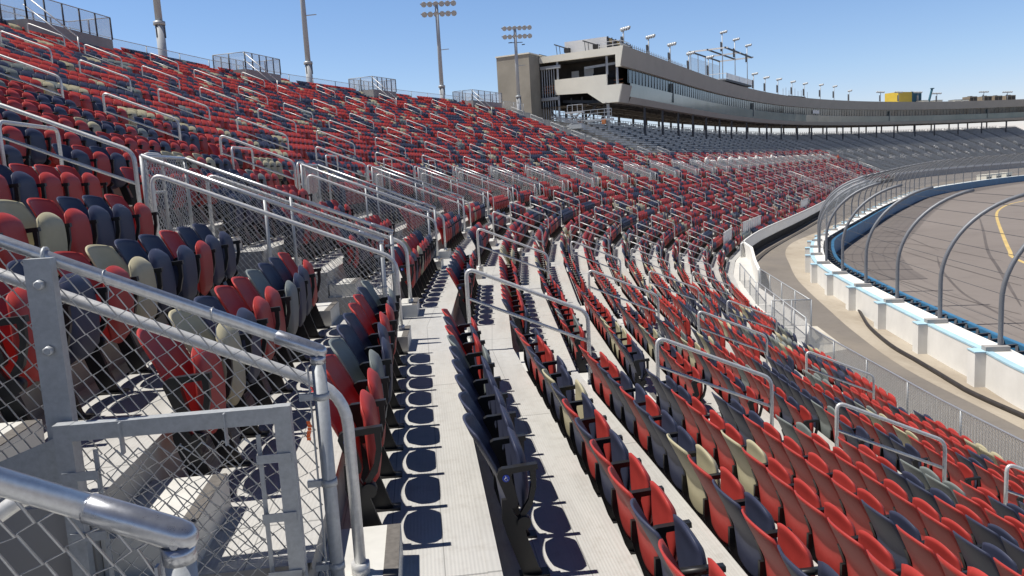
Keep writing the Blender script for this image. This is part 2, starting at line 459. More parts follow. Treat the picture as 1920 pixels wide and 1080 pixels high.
# ------------------------------------------------------------------ grandstand body
stand = empty('grandstand', P(40, 11, -7.5))
tag(stand, 'long curved stepped grandstand of pale ribbed treads that carries the red and navy seats', 'grandstand')
stand['kind'] = 'thing'
def up(o):
    o.parent = stand; o.matrix_parent_inverse = Matrix.Translation(-stand.location); return o
def span(i, n, t0, t1):
    return t0, LEN(i, 0) - t1
def tread_row(mb, i, n, X0, X1, z, zup, cut, mi_t=0, mi_r=1, far=False):
    """one tread of one section with its riser; cut: the portal takes its ends"""
    t = .75 if cut else 0.
    a, b = Q(i, t, X0, z), Q(i, t, X1, z); c, d = Q(i, t, X1, z, True), Q(i, t, X0, z, True)
    s = S0 + i * PITCH
    mb.face([a, b, c, d], mi_t, [(s + t, X0), (s + t, X1), (s + PITCH - t, X1), (s + PITCH - t, X0)])
    if zup is not None:
        a2, d2 = a.copy(), d.copy(); a2.z = zup + GZ; d2.z = zup + GZ
        mb.face([a, d, d2, a2], mi_r)
    if not far:      # nosing lip that stands 20 mm proud
        lo, hi = Q(i, t, X1 + .02, z + .003), Q(i, t, X1 + .02, z + .003, True)
        b1, c1 = Q(i, t, X1 - .05, z + .003), Q(i, t, X1 - .05, z + .003, True)
        mb.face([b1, lo, hi, c1], mi_t, [(s + t, X1 - .05), (s + t, X1), (s + PITCH - t, X1), (s + PITCH - t, X1 - .05)])
        l2, h2 = lo.copy(), hi.copy(); l2.z -= .055; h2.z -= .055
        mb.face([lo, l2, h2, hi], mi_r)
lower, upper, fardeck = MB(), MB(), MB()
for i in range(I0, LAST):
    for n in range(nlo(i), NHI + 1):
        far = i >= I_RED
        mb = fardeck if far else (lower if n > 0 else upper)
        tread_row(mb, i, n, edge(n - 1), edge(n), tz(n), tz(n - 1) if n > nlo(i) else tz(n) + .3, n in (0, -1, -2), far=far or i > 10)
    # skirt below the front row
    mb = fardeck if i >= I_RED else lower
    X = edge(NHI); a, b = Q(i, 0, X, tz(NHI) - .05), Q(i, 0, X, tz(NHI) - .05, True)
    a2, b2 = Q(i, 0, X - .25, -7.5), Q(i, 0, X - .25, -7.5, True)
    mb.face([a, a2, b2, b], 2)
up(lower.build('lower_tier', [M['tread'], M['riser'], M['darkvoid']]))
up(upper.build('upper_tier', [M['tread'], M['riser'], M['darkvoid']]))
bleach = empty('bleacher_stand', P(S0 + I_RED * PITCH + 30, 11, -7.5))
tag(bleach, 'bare grey bleacher stand without seats round the far bend', 'bleachers')
def upb(o):
    o.parent = bleach; o.matrix_parent_inverse = Matrix.Translation(-bleach.location); return o
upb(fardeck.build('deck', [M['fardeck'], M['riser'], M['darkvoid']]))
# portals cut through three rows at every aisle: side walls, descending stairs, dark back wall
pm = MB(); pmf = MB()
for i in range(I0 + 1, LAST):
    mb = pmf if i >= I_RED else pm
    for sgn in (0, 1):
        ii = i if sgn == 0 else i - 1
        for n in (0, -1, -2):
            a, b = Q(ii, .75, edge(n - 1), tz(n), sgn == 1), Q(ii, .75, edge(n), tz(n), sgn == 1)
            a2, b2 = a.copy(), b.copy(); a2.z = b2.z = -3.3 + GZ
            mb.face([a, a2, b2, b] if sgn == 0 else [b, b2, a2, a], 0)
    nst = 8
    for k in range(nst):
        X1, X0 = -.57 - 2.49 * k / nst, -.57 - 2.49 * (k + 1) / nst
        z = -1.93 - .15 * k
        A, B = Q(i - 1, .75, X1, z, True), Q(i, .75, X1, z); Cc, D = Q(i, .75, X0, z), Q(i - 1, .75, X0, z, True)
        s = S0 + i * PITCH
        mb.face([D, A, B, Cc], 1, [(s, X0), (s, X1), (s + 1.5, X1), (s + 1.5, X0)])
        E1, F1 = D.copy(), Cc.copy(); E1.z -= .15; F1.z -= .15
        mb.face([D, Cc, F1, E1], 0)
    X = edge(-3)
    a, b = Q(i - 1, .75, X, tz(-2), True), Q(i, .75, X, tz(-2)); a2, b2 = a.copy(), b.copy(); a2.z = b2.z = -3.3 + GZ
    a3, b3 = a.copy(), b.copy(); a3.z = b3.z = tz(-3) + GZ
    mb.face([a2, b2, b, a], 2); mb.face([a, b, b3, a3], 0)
up(pm.build('portal_wall', [M['greywall'], M['tread'], M['darkvoid']]))
upb(pmf.build('portal_wall', [M['greywall'], M['fardeck'], M['darkvoid']]))
# half steps in the aisles
def step_box(mb, A, nx, wy, dep, hgt, half):
    """A = back middle on the tread"""
    c = A + nx * (dep / 2) + Vector((0, 0, hgt / 2))
    mb.box(c, nx * (dep / 2), wy * half, Vector((0, 0, hgt / 2)), 0)
    mb.box(A + nx * (dep - .035) + Vector((0, 0, hgt + .002)), nx * .034, wy * (half - .01), Vector((0, 0, .003)), 1)
for i in range(-1, I_RED):
    mb = MB()
    for n in range(nlo(i) + 1, NHI + 1):
        if i > 14 and (n % 2): continue
        nx = Vector((math.cos((HEAD[i - 1] + HEAD[i]) / 2), -math.sin((HEAD[i - 1] + HEAD[i]) / 2), 0)); wy = Vector((-nx.y, nx.x, 0))
        X = edge(n - 1) + .004
        if n >= 2 or n <= -3:
            v = V(i, X); step_box(mb, Vector((v.x, v.y, tz(n) + GZ)), nx, wy, .36, .175, .55)
        else:
            step_box(mb, Q(i, 1.13, X, tz(n)), nx, wy, .36, .175, .33)
            step_box(mb, Q(i - 1, 1.13, X, tz(n), True), nx, wy, .36, .175, .33)
    up(mb.build('aisle_steps', [M['step'], M['nosing']]))
# benches of the unfinished upper rows and of the far stand
for n in range(NLO + 4, -6):
    mb = MB()
    for i in range(I_GREY, I_RED):
        a, b = Q(i, .7, edge(n - 1) + .16, tz(n) + .40), Q(i, .7, edge(n - 1) + .16, tz(n) + .40, True)
        mb.bar(a, b, .27, .045)
        mb.bar(a + Vector((0, 0, .3)) - frame(i)[0] * .16, b + Vector((0, 0, .3)) - frame(i)[0] * .16, .03, .2)
    up(mb.build('bench', M['bench']))
for n in range(NLO + 4, NHI + 1):
    mb = MB()
    for i in range(I_RED, LAST):
        cut = n in (0, -1, -2)
        a, b = Q(i, 1.5 if cut else .6, edge(n - 1) + .16, tz(n) + .40), Q(i, 1.5 if cut else .6, edge(n - 1) + .16, tz(n) + .40, True)
        mb.bar(a, b, .27, .045)
        mb.bar(a + Vector((0, 0, .25)) - frame(i)[0] * .16, b + Vector((0, 0, .25)) - frame(i)[0] * .16, .03, .16)
    upb(mb.build('bench', M['bench']))

# ------------------------------------------------------------------ folding seats
def shell(n, fpos, thick, k, rim=.85):
    """closed shell over a rounded square grid; fpos(a, b, side) -> point"""
    V_, F_ = [], []
    for side in (0, 1):
        for j in range(n + 1):
            for i in range(n + 1):
                a = -1 + 2 * i / n; b = -1 + 2 * j / n
                ya = a * math.sqrt(1 - k * b * b / 2); zb = b * math.sqrt(1 - k * a * a / 2)
                V_.append(fpos(ya, zb, side, max(abs(a), abs(b))))
    N = (n + 1) ** 2
    for j in range(n):
        for i in range(n):
            q = (j * (n + 1) + i, j * (n + 1) + i + 1, (j + 1) * (n + 1) + i + 1, (j + 1) * (n + 1) + i)
            F_.append(q); F_.append(tuple(N + x for x in reversed(q)))
    ring = [i for i in range(n + 1)] + [j * (n + 1) + n for j in range(1, n + 1)] + [n * (n + 1) + i for i in range(n - 1, -1, -1)] + [j * (n + 1) for j in range(n - 1, 0, -1)]
    for x, y in zip(ring, ring[1:] + ring[:1]): F_.append((y, x, N + x, N + y))
    return V_, F_
ZB0, ZB1 = .25, .885
def back_pos(a, b, side, e):
    v = (b + 1) / 2; z = ZB0 + (ZB1 - ZB0) * v
    zz = z
    x = .125 - .030 * (v / .42) if v < .42 else .095 - .180 * ((v - .42) / .58) ** 1.05
    hw = .212 + .036 * min(1, v / .55)
    y = a * hw
    x += .050 * a * a * (.35 + .65 * v)
    t = max(0, (e - .80) / .2); t = t * t * (3 - 2 * t)
    if side == 0: x += -.010 * (1 - t) + .004 * t           # dished front face inside a raised rim
    else: x -= .016 - .006 * t
    return (x, y, zz)
def pan_pos(a, b, side, e):
    v = (b + 1) / 2; z = .285 + .505 * v
    x = .215 - .025 * v
    hw = .180 + .046 * min(1, v / .45)
    y = a * hw
    t = max(0, (e - .78) / .22); t = t * t * (3 - 2 * t)
    if side == 0: x += (.040 - .030 * t) + .012 * math.sin(v * math.pi)
    else: x += -.006 + .012 * t
    x += -.022 * (v > .8) * ((v - .8) / .2)
    return (x, y, z)
def mesh_from(name, vf, mats, smooth=True):
    me = bpy.data.meshes.new(name); me.from_pydata(vf[0], [], vf[1])
    for m in mats: me.materials.append(m)
    me.polygons.foreach_set('use_smooth', np.full(len(me.polygons), smooth)); me.update(); return me
CN = ['red', 'navy', 'grey', 'beige']
bk, pn = shell(18, back_pos, 0, .42), shell(13, pan_pos, 0, .66)
ME_BACK = {c: mesh_from('backrest', bk, [M[c]]) for c in CN}
ME_PAN = {c: mesh_from('seat_pan', pn, [M[c]]) for c in CN}
def arm_mesh(y, badge=False):
    mb = MB()
    prof = [(.066, .612), (.074, .640), (.098, .655), (.298, .668), (.301, .636), (.152, .624), (.148, .60), (.178, .46), (.172, .432), (.154, .418), (.136, .420), (.124, .438)]
    mb.prism([(x, y - .022, z) for x, z in prof], (0, .044, 0))
    mb.prism([(x, y - .016, z) for x, z in [(.288, .638), (.254, .638), (.258, .55), (.238, .46), (.187, .38), (.197, .345), (.257, .42), (.286, .53)]], (0, .032, 0))
    return mb
def std_mesh(y):
    mb = MB()
    mb.prism([(x, y - .015, z) for x, z in [(.085, .47), (.12, .47), (.15, .39), (.19, .33), (.28, .035), (.30, .004), (.19, .004), (.17, .05), (.10, .27), (.083, .34)]], (0, .03, 0))
    mb.tube([(.205, y - .03, .325), (.205, y + .03, .325)], .04, 14)
    mb.box((.25, y, .006), (.085, 0, 0), (0, .045, 0), (0, 0, .006))
    return mb
SW = .25
def tomesh(mb, name, mat):
    o = mb.build(name, mat); me = o.data; bpy.data.objects.remove(o); return me
ME_ARM = tomesh(arm_mesh(SW), 'armrest', M['black']); ME_ARM0 = tomesh(arm_mesh(-SW), 'armrest', M['black'])
ME_STD = tomesh(std_mesh(SW), 'standard', M['black']); ME_STD0 = tomesh(std_mesh(-SW), 'standard', M['black'])
# wheelchair badge for the row-end armrests
bd = MB(); yb = -SW - .0225
cx, cz = .116, .600
bd.mesh([(cx + .021 * math.cos(t), yb, cz + .021 * math.sin(t)) for t in np.linspace(0, 2 * math.pi, 20, endpoint=False)] +
        [(cx + .021 * math.cos(t), yb - .003, cz + .021 * math.sin(t)) for t in np.linspace(0, 2 * math.pi, 20, endpoint=False)],
        [tuple(range(20))[::-1], tuple(range(20, 40))] + [(k, (k + 1) % 20, 20 + (k + 1) % 20, 20 + k) for k in range(20)], 0)
def sym(pts): bd.tube([(cx + x, yb - .0042, cz + z) for x, z in pts], .0014, 5, 1)
sym([(-.001, .010), (-.001, .0135)]); sym([(-.001, .009), (-.001, -.001), (.007, -.001), (.010, -.009), (.0125, -.008)]); sym([(-.001, .005), (.006, .005)])
sym([(.0005 + .0085 * math.cos(t), -.0045 + .0085 * math.sin(t)) for t in np.linspace(2.0, 5.9, 9)])
ME_BADGE = tomesh(bd, 'access_badge', [M['badge'], M['white']])

def bounds(i, n):
    if n >= 3: return .62, .62
    if n == 2: return 1.80, 1.60
    if n >= -2: return 1.57, 1.57
    return .62, .62
FIXED = {(-1, 1): 'RRGNNRRNG', (-1, 2): 'NNNNNGRNRR', (-1, 0): 'RBNRRGNNR', (-1, -1): 'RNRBNNRNN', (-1, -2): 'RRNRBRNNR', (-1, -3): 'RNRRRRNRRNRRR',
         (-1, 3): 'RNRRNRNBNNRRNNN', (-1, 4): 'NNRNRBNNRNNRR'}
CM = dict(R='red', N='navy', G='grey', B='beige')
SEATS = []
for i in range(I0, I_RED):
    for n in range(NLO, NHI + 1):
        if i >= I_GREY and n <= -7: continue
        if i == 10 and n <= -11: continue
        X = edge(n - 1); t0, t1 = bounds(i, n); L = LEN(i, X) - t0 - t1
        m = int(L / .488); pitch = L / m
        run = None
        nx, dy = frame(i)
        for j in range(m):
            r = random.random()
            if run is None or random.random() < .8:
                run = 'red' if r < .56 else 'navy' if r < .90 else 'grey' if r < .955 else 'beige'
            c = run
            fx = FIXED.get((i, n))
            if fx and j < len(fx): c = CM[fx[j]]
            o = Q(i, t0 + pitch * (j + .5), X + .004, tz(n))
            a, b, zc = pix(o + Vector((0, 0, .5)))
            if zc < .6 or a < -260 or a > 2180 or b > 1400 or b < -200: continue
            d = (o - EYE).length
            inside = -60 < a < 1980 and -60 < b < 1150
            SEATS.append((d + (0 if inside else 1e4), i, n, j, m, c, o, nx, dy))
SEATS.sort(key=lambda q: q[0])
NEAR, REST = SEATS[:300], SEATS[300:]
SECT = {-2: 'behind the gate', -1: 'nearest section', 0: 'second section', 1: 'third section', 2: 'fourth section'}
def seat_label(i, n, j, m, c):
    row = 'on the wide lit walkway' if n == 1 else ('%s row below the wide walkway' % ordw(n - 1) if n > 1 else '%s row above the wide walkway' % ordw(1 - n))
    return '%s folding seat, %s from near end, %s, %s' % (c, ordw(j + 1), row, SECT.get(i, ordw(i + 2) + ' section'))
for d, i, n, j, m, c, o, nx, dy in NEAR:
    e = empty('stadium_seat', o)
    mt = Matrix.Identity(4)
    for k in range(3): mt[k][0], mt[k][1], mt[k][2], mt[k][3] = nx[k], dy[k], (0, 0, 1)[k], o[k]
    e.matrix_world = mt
    tag(e, seat_label(i, n, j, m, c), 'seat', 'folding seats in the grandstand rows')
    jit = random.choice((random.uniform(-.012, .012), random.uniform(-.012, .012), random.uniform(.0, .05)))
    parts = [('backrest', ME_BACK[c]), ('seat_pan', ME_PAN[c]), ('armrest', ME_ARM), ('standard', ME_STD)]
    if j == 0: parts += [('armrest', ME_ARM0), ('standard', ME_STD0)]
    for nm, me in parts:
        q = bpy.data.objects.new(nm, me); COL.objects.link(q); q.parent = e
        if nm == 'seat_pan': q.rotation_euler = (0, jit * 2, 0); q.location = (-jit * .4, 0, 0)
        if j == 0 and me is ME_ARM0 and n in (1, 2):
            bq = bpy.data.objects.new('access_badge', ME_BADGE); COL.objects.link(bq); bq.parent = q

def pack(templates, items, name, mats):
    """numpy merge: templates = {lod: (verts, quads, matslot)}; slot 0 = the seat's own colour"""
    vs, fs, ms = [], [], []; base = 0
    for lod, col, o, nx, dy in items:
        v, q, sl = templates[lod]
        w_ = np.outer(v[:, 0], nx) + np.outer(v[:, 1], dy); w_[:, 2] += v[:, 2]; w_ += o
        vs.append(w_); fs.append(q + base); ms.append(np.where(sl == 0, col, 4)); base += len(v)
    v = np.concatenate(vs).astype(np.float32); q = np.concatenate(fs).astype(np.int32); mi = np.concatenate(ms).astype(np.int32)
    me = bpy.data.meshes.new(name)
    me.vertices.add(len(v)); me.vertices.foreach_set('co', v.ravel())
    me.loops.add(len(q) * 4); me.loops.foreach_set('vertex_index', q.ravel())
    me.polygons.add(len(q)); me.polygons.foreach_set('loop_start', np.arange(len(q), dtype=np.int32) * 4)
    for m in mats: me.materials.append(m)
    me.polygons.foreach_set('material_index', mi)
    me.polygons.foreach_set('use_smooth', np.ones(len(q), dtype=bool))
    me.update(calc_edges=True)
    o = bpy.data.objects.new(name, me); COL.objects.link(o); return o
def boxvf(x0, x1, y0, y1, z0, z1):
    p = [(x0, y0, z0), (x1, y0, z0), (x1, y1, z0), (x0, y1, z0), (x0, y0, z1), (x1, y0, z1), (x1, y1, z1), (x0, y1, z1)]
    return p, [(3, 2, 1, 0), (4, 5, 6, 7), (0, 1, 5, 4), (1, 2, 6, 5), (2, 3, 7, 6), (3, 0, 4, 7)]
def slant(y):
    p = [(.085, y - .015, .46), (.15, y - .015, .40), (.15, y + .015, .40), (.085, y + .015, .46), (.20, y - .015, .0), (.30, y - .015, .0), (.30, y + .015, .0), (.20, y + .015, .0)]
    return p, [(0, 1, 2, 3), (7, 6, 5, 4), (0, 4, 5, 1), (1, 5, 6, 2), (2, 6, 7, 3), (3, 7, 4, 0)]
def template(nb, npan, parts, kb=.42, kp=.66):
    V_, F_, S_ = [], [], []
    for (v, f), sl in [(shell(nb, back_pos, 0, kb), 0), (shell(npan, pan_pos, 0, kp), 0)] + [(p, 1) for p in parts]:
        F_ += [tuple(len(V_) + k for k in q) for q in f]; S_ += [sl] * len(f); V_ += v
    return np.array(V_, float), np.array(F_, int), np.array(S_)
arm = boxvf(.07, .298, SW - .022, SW + .022, .632, .662); drop = boxvf(.125, .17, SW - .02, SW + .02, .42, .632)
TEMPL = {0: template(9, 6, [arm, drop, slant(SW)]), 1: template(4, 3, [arm, slant(SW)], .3, .5), 2: template(2, 2, [slant(SW)], .16, .3)}
items = []
for d, i, n, j, m, c, o, nx, dy in REST:
    dd = (o - EYE).length
    items.append((0 if dd < 22 else 1 if dd < 55 else 2, CN.index(c), np.array(o), np.array(nx), np.array(dy)))
so_ = pack(TEMPL, items, 'stadium_seats', [M[c] for c in CN] + [M['black']])
tag(so_, 'all the remaining red, navy, grey and beige folding seats filling the farther rows', 'seats', 'folding seats in the grandstand rows', 'stuff')
print('SEATS', len(SEATS))

# ------------------------------------------------------------------ chain link, rails, portal fences
def chain(mb, pos, U, H, du, dv, r, n=4, topv=0., seed=0):
    """woven wires over the parameter rectangle 0..U x 0..H; pos(u, v) -> (point, normal)"""
    nw = int(U / du); nj = int(H / (dv / 2))
    rr = random.Random(seed)
    for i in range(nw):
        pts = []
        for j in range(nj + 1):
            ph = (j + i) % 2
            u = min(U, (i + ph) * du); v = min(H, topv + j * dv / 2)
            p, nn = pos(u + rr.uniform(-.004, .004), v + rr.uniform(-.003, .003))
            k = 1 if ph else -1
            pts.append(p + nn * (k * r * 1.1))
        mb.tube(pts, r, n, 0, False)
AISLE_WORD = lambda i: {-1: 'at the gate', 0: 'in the first aisle ahead', 1: 'in the second aisle ahead', 2: 'in the third aisle ahead'}.get(i, 'in the %s aisle ahead' % ordw(i + 1))
def rail_obj(pts, mid, label, group, name, parts, loc, posts=()):
    """a bent tube with a lower bar; near ones carry their bars as parts"""
    if parts:
        e = empty(name, loc)
        def add(nm, f):
            mb = MB(); f(mb); o = mb.build(nm, M['rail'], e); o.matrix_parent_inverse = Matrix.Translation(-Vector(loc))
        add('top_rail', lambda mb: mb.tube(arc_corner(pts, .13), .027, 10))
        add('lower_rail', lambda mb: mb.tube(mid, .021, 8))
        for q in posts: add('base_flange', lambda mb: (mb.tube([q, q + Vector((0, 0, .05))], .045, 12)))
    else:
        mb = MB(); mb.tube(arc_corner(pts, .13, 3), .027, 6); mb.tube(mid, .021, 5)
        e = mb.build(name, M['rail'])
    tag(e, label, 'handrail', group); return e
def aisle_rail(i, Xa, Xb, lab, parts):
    def pt(X, dz): v = V(i, X); return Vector((v.x, v.y, railz(X) + dz + GZ))
    def ground(X):
        n = math.ceil((X - edge(0)) / .83) ; v = V(i, X)
        return Vector((v.x, v.y, tz(n) + .02 + GZ + (.155 if (X - edge(n - 1)) < .36 else 0)))
    pts = [ground(Xa), pt(Xa, 0), pt(Xb, 0), ground(Xb)]
    mid = [pt(Xa, -.40), pt(Xb, -.40)]
    return rail_obj(pts, mid, lab, 'aisle handrails', 'aisle_handrail', parts, ground(Xa), (ground(Xa), ground(Xb)))
for i in range(0, LAST):
    far = i >= I_RED
    ks = range(4) if not far else (0,)
    for k in ks:
        X = .56 + 2.49 * k
        aisle_rail(i, X, X + 1.57, 'white tube handrail %s, %s below the walkway%s' % (AISLE_WORD(i), ordw(k + 1), ' on bare bleachers' if far else ''), i < 3)
    nk = 7 if i < I_GREY else (2 if not far else 1)
    for k in range(nk):
        X = -3.45 - 2.49 * k
        aisle_rail(i, X - 1.6, X, 'white tube handrail %s, %s above the portal%s' % (AISLE_WORD(i), ordw(k + 1), ' on bare bleachers' if far else ''), i < 3)

def ftop(X, own=False): return -.685 + .458 * (-.47 - X) if own else -.70 + .4277 * (-.47 - X)
XA, XB = -.47, -3.12
def portal(i):
    wires = i <= 6
    own = i == -1
    ftop = lambda X: globals()['ftop'](X, own)
    TS = (.94, .85) if own else (.75, .75)
    c = Q(i, 0, -1.8, -1.9)
    e = empty('portal_fence', c)
    inv = Matrix.Translation(-c)
    def add(nm, mb, mat, par=None):
        o = mb.build(nm, mat, par or e); 
        if par is None: o.matrix_parent_inverse = inv
        return o
    tag(e, 'galvanised chain link fence round the stair portal %s' % AISLE_WORD(i), 'fence', 'fences round the stair portals')
    for side in (0, 1):
        XA = (-.515 if side == 0 else -.462) if own else -.47
        def q(X, z, extra=0.): return Q(i, TS[1] + extra, X, z) if side else Q(i - 1, TS[0] + extra, X, z, True)
        ns = 12 if i < 2 else 6
        mb = MB(); mb.tube([q(XA, ftop(XA)), q(XB, ftop(XB))], .026, ns); add('top_rail', mb, M['pipe'])
        for X in (XA, -1.78, XB):
            n = math.ceil((X - edge(0)) / .83); zb = tz(n) if X < -.6 else -1.93
            if i == -1 and X == -1.78 and side: continue
            mb = MB(); mb.tube([q(X, zb - .05), q(X, ftop(X) - (.03 if X == XA else 0))], .030 if X == XA else .024, ns); add('post', mb, M['galv'])
        if i < 3:
            mb = MB()
            a = Vector(q(XA, ftop(XA))); b = Vector(q(XA - (.16 if own else .25), ftop(XA - (.16 if own else .25)))); d = (a - b).normalized()
            mb.tube([b, b.lerp(a, .02), b.lerp(a, .5), a, a + d * .02, a + d * .034, a + d * .041], .030, 18, taper=[.9, 1, 1.04, 1.06, .98, .72, .3])
            mb.tube([a - Vector((0, 0, .012)) + d.cross(Vector((0, 0, 1))) * .033, a - Vector((0, 0, .012)) - d.cross(Vector((0, 0, 1))) * .033], .008, 8)
            mb.tube([a - Vector((0, 0, .02)), a - Vector((0, 0, .055))], .0325, 16)
            add('end_sleeve', mb, M['cast'])
        nx, dy = frame(i if side else i - 1)
        H = 1.12
        if wires:
            mb = MB()
            def pos(u, v):
                X = XA - .04 - u
                return q(X, ftop(X) - .02 - v), dy
            chain(mb, pos, XA - XB - .06, H, .043 if i < 1 else .056, .084, .0036 if i < 0 else .0046 if i == 0 else .0065, 5 if i < 0 else 3, 0, i * 2 + side)
            add('chain_link', mb, M['brightwire'] if i > 0 else M['wire'])
            if i < 1:      # tension bar, ties and bands
                mb = MB(); mb.bar(q(XA - .045, ftop(XA) - .06), q(XA - .045, -1.86), .018, .006); add('tension_bar', mb, M['galv'])
                for k in range(3):
                    mb = MB(); z = ftop(XA) - .18 - .38 * k
                    mb.tube([q(XA, z), q(XA, z - .03)], .035, 14); mb.bar(q(XA - .01, z - .015), q(XA - .09, z - .015), .03, .028)
                    add('band', mb, M['galv'])
                mb = MB()
                for k in range(1, 7):
                    X = XA - .40 * k; a = Vector(q(X, ftop(X))); lp = []
                    for t in np.linspace(0, 2 * math.pi, 11): lp.append(a + dy * (.031 * math.cos(t)) + Vector((0, 0, .031 * math.sin(t))))
                    lp.append(a + Vector((0, 0, -.09))); mb.tube(lp, .0024, 5, 0, False)
                add('tie_wire', mb, M['wire'])
        else:
            mb = MB(); a, b = q(XA, ftop(XA)), q(XB, ftop(XB)); dn = Vector((0, 0, -H))
            mb.face([a, a + dn, b + dn, b]); add('chain_link', mb, M['farmesh'])
    # back panel across the top of the stairs
    a, b = Q(i - 1, .75, XB, ftop(XB), True), Q(i, .75, XB, ftop(XB))
    mb = MB(); mb.tube([a, b], .024, 8); add('top_rail', mb, M['pipe'])
    if wires:
        mb = MB(); d = (b - a).normalized(); nn = Vector((d.y, -d.x, 0))
        chain(mb, lambda u, v: (a + d * u + Vector((0, 0, -.02 - v)), nn), (b - a).length, .92, .045, .084, .0046, 3, 0, i + 50)
        add('chain_link', mb, M['brightwire'] if i > 0 else M['wire'])
    else:
        mb = MB(); dn = Vector((0, 0, -.92)); mb.face([a, a + dn, b + dn, b]); add('chain_link', mb, M['farmesh'])
    # side handrails on the aisle side of each fence
    for side in (0, 1):
        def q(X, z): return Q(i, .97 if own else 1.02, X, z) if side else Q(i - 1, 1.02, X, z, True)
        Xa, Xb = -2.95, (-.375 if own else -.30)
        zt = lambda X: ftop(X) - (.178 if own else .135)
        n = math.ceil((Xa - edge(0)) / .83)
        pts = [q(Xa, tz(n)), q(Xa, zt(Xa)), q(Xb, zt(Xb)), q(Xb, -1.93 + .17)]
        if i == -1 and side == 0: continue
        mb = MB(); mb.tube(arc_corner(pts, .16, 6), .026, 12 if i < 2 else 6)
        if i < 3: mb.tube([q(Xb, -1.755), q(Xb, -1.70)], .042, 12)
        o = mb.build('portal_handrail', M['rail'])
        tag(o, 'white bent handrail on the %s side of the stair portal %s' % ('far' if side else 'near', AISLE_WORD(i)), 'handrail', 'handrails beside the stair portals')
    # guard loops behind the back panel
    if i >= 0:
        for k, (t0, t1, X, zb) in enumerate(((-1.15, .25, -4.45, tz(-4)), (.42, .95, -3.5, tz(-3)))):
            def q(t, z): return Q(i, t, X, z) if t >= 0 else Q(i - 1, -t, X, z, True)
            pts = [q(t0, zb), q(t0, zb + 1.02), q(t1, zb + 1.02), q(t1, zb)]
            mb = MB(); mb.tube(arc_corner(pts, .1, 3), .024, 8 if i < 3 else 5); mb.tube([q(t0, zb + .52), q(t1, zb + .52)], .02, 6)
            o = mb.build('guard_loop', M['rail'])
            tag(o, 'small white guard loop above the stair portal %s, %s one' % (AISLE_WORD(i), 'far' if k else 'near'), 'guard rail', 'guard loops above the stair portals')
for i in range(-1, I_RED): portal(i)

def GY(a, b, Y):
    d = fw * FPX + cr * (a - 960) - cu * (b - 540); d = d * (Y / d.y); return Vector((d.x, d.y, d.z + GZ))
mb = MB(); mb.tube(arc_corner([GY(-330, 1230, 1.9), GY(-30, 985, 1.9), GY(62, 918, 1.9), GY(215, 950, 1.9), GY(315, 985, 1.9), GY(320, 1300, 1.9)], .07, 6), .02, 10)
tag(mb.build('portal_handrail', M['rail']), 'bent white handrail beneath the foreground fence rail, lower left corner', 'handrail', 'handrails beside the stair portals')
# ---- the steel gate swung open beside the near portal
gc = Q(-1, .63, -.55, -1.9)
gate = empty('gate', gc); tag(gate, 'galvanised square tube gate with chain link, hinged on a plate post in the foreground', 'gate')
inv = Matrix.Translation(-gc)
def gadd(nm, mb, mat, par=None):
    o = mb.build(nm, mat, par or gate)
    if par is None: o.matrix_parent_inverse = inv
    return o
def gq(X, z, y=0.): return Q(-1, .708 + y, X, z)
GX0, GX1, GZ0, GZ1 = -1.435, -.60, -1.88, -.905
mb = MB(); mb.bar(gq(GX0, GZ1), gq(GX1, GZ1), .05, .066); gadd('frame_bar', mb, M['galv'])
mb = MB(); mb.bar(gq(GX0, GZ0), gq(GX1, GZ0), .05, .066); gadd('frame_bar', mb, M['galv'])
for X in (GX0, GX1):
    mb = MB(); mb.bar(gq(X, GZ0 - .035), gq(X, GZ1 + .0345), .0502, .066, up=(1, 0, 0)); gadd('frame_bar', mb, M['galv'])
mb = MB(); d0 = gq(GX0 + .1, GZ1 - .09)
chain(mb, lambda u, v: (d0 + (gq(GX1, 0) - gq(GX0, 0)).normalized() * u - Vector((0, 0, v)), Vector((0, 1, 0))), GX1 - GX0 - .2, GZ1 - GZ0 - .16, .041, .08, .0034, 5, 0, 99)
gadd('chain_link', mb, M['wire'])
for X in (GX0 + .105, GX1 - .105):
    mb = MB(); mb.bar(gq(X, GZ0 + .1), gq(X, GZ1 - .08), .006, .018); gadd('tension_bar', mb, M['galv'])
def clip(a, b):
    mb = MB(); d = (b - a).normalized(); mb.bar(a - d * .02 + Vector((0, -.029, 0)), b + Vector((0, -.029, 0)), .006, .036, up=(0, 1, 0) if abs(d.z) > .5 else (0, 0, 1))
    cl = gadd('clip', mb, M['galv'])
    mb = MB(); mb.tube([a + Vector((0, -.031, 0)), a + Vector((0, -.039, 0)), a + Vector((0, -.044, 0))], .012, 12, taper=[1, .9, .5]); 
    o = mb.build('bolt', M['galv'], cl); o.matrix_parent_inverse = inv
for z in (-1.08, -1.33, -1.58): clip(gq(GX0, z), gq(GX0 + .115, z)); clip(gq(GX1, z), gq(GX1 - .115, z))
for X in (GX0 + .22, GX1 - .22): clip(gq(X, GZ1 + .01), gq(X, GZ1 - .10))
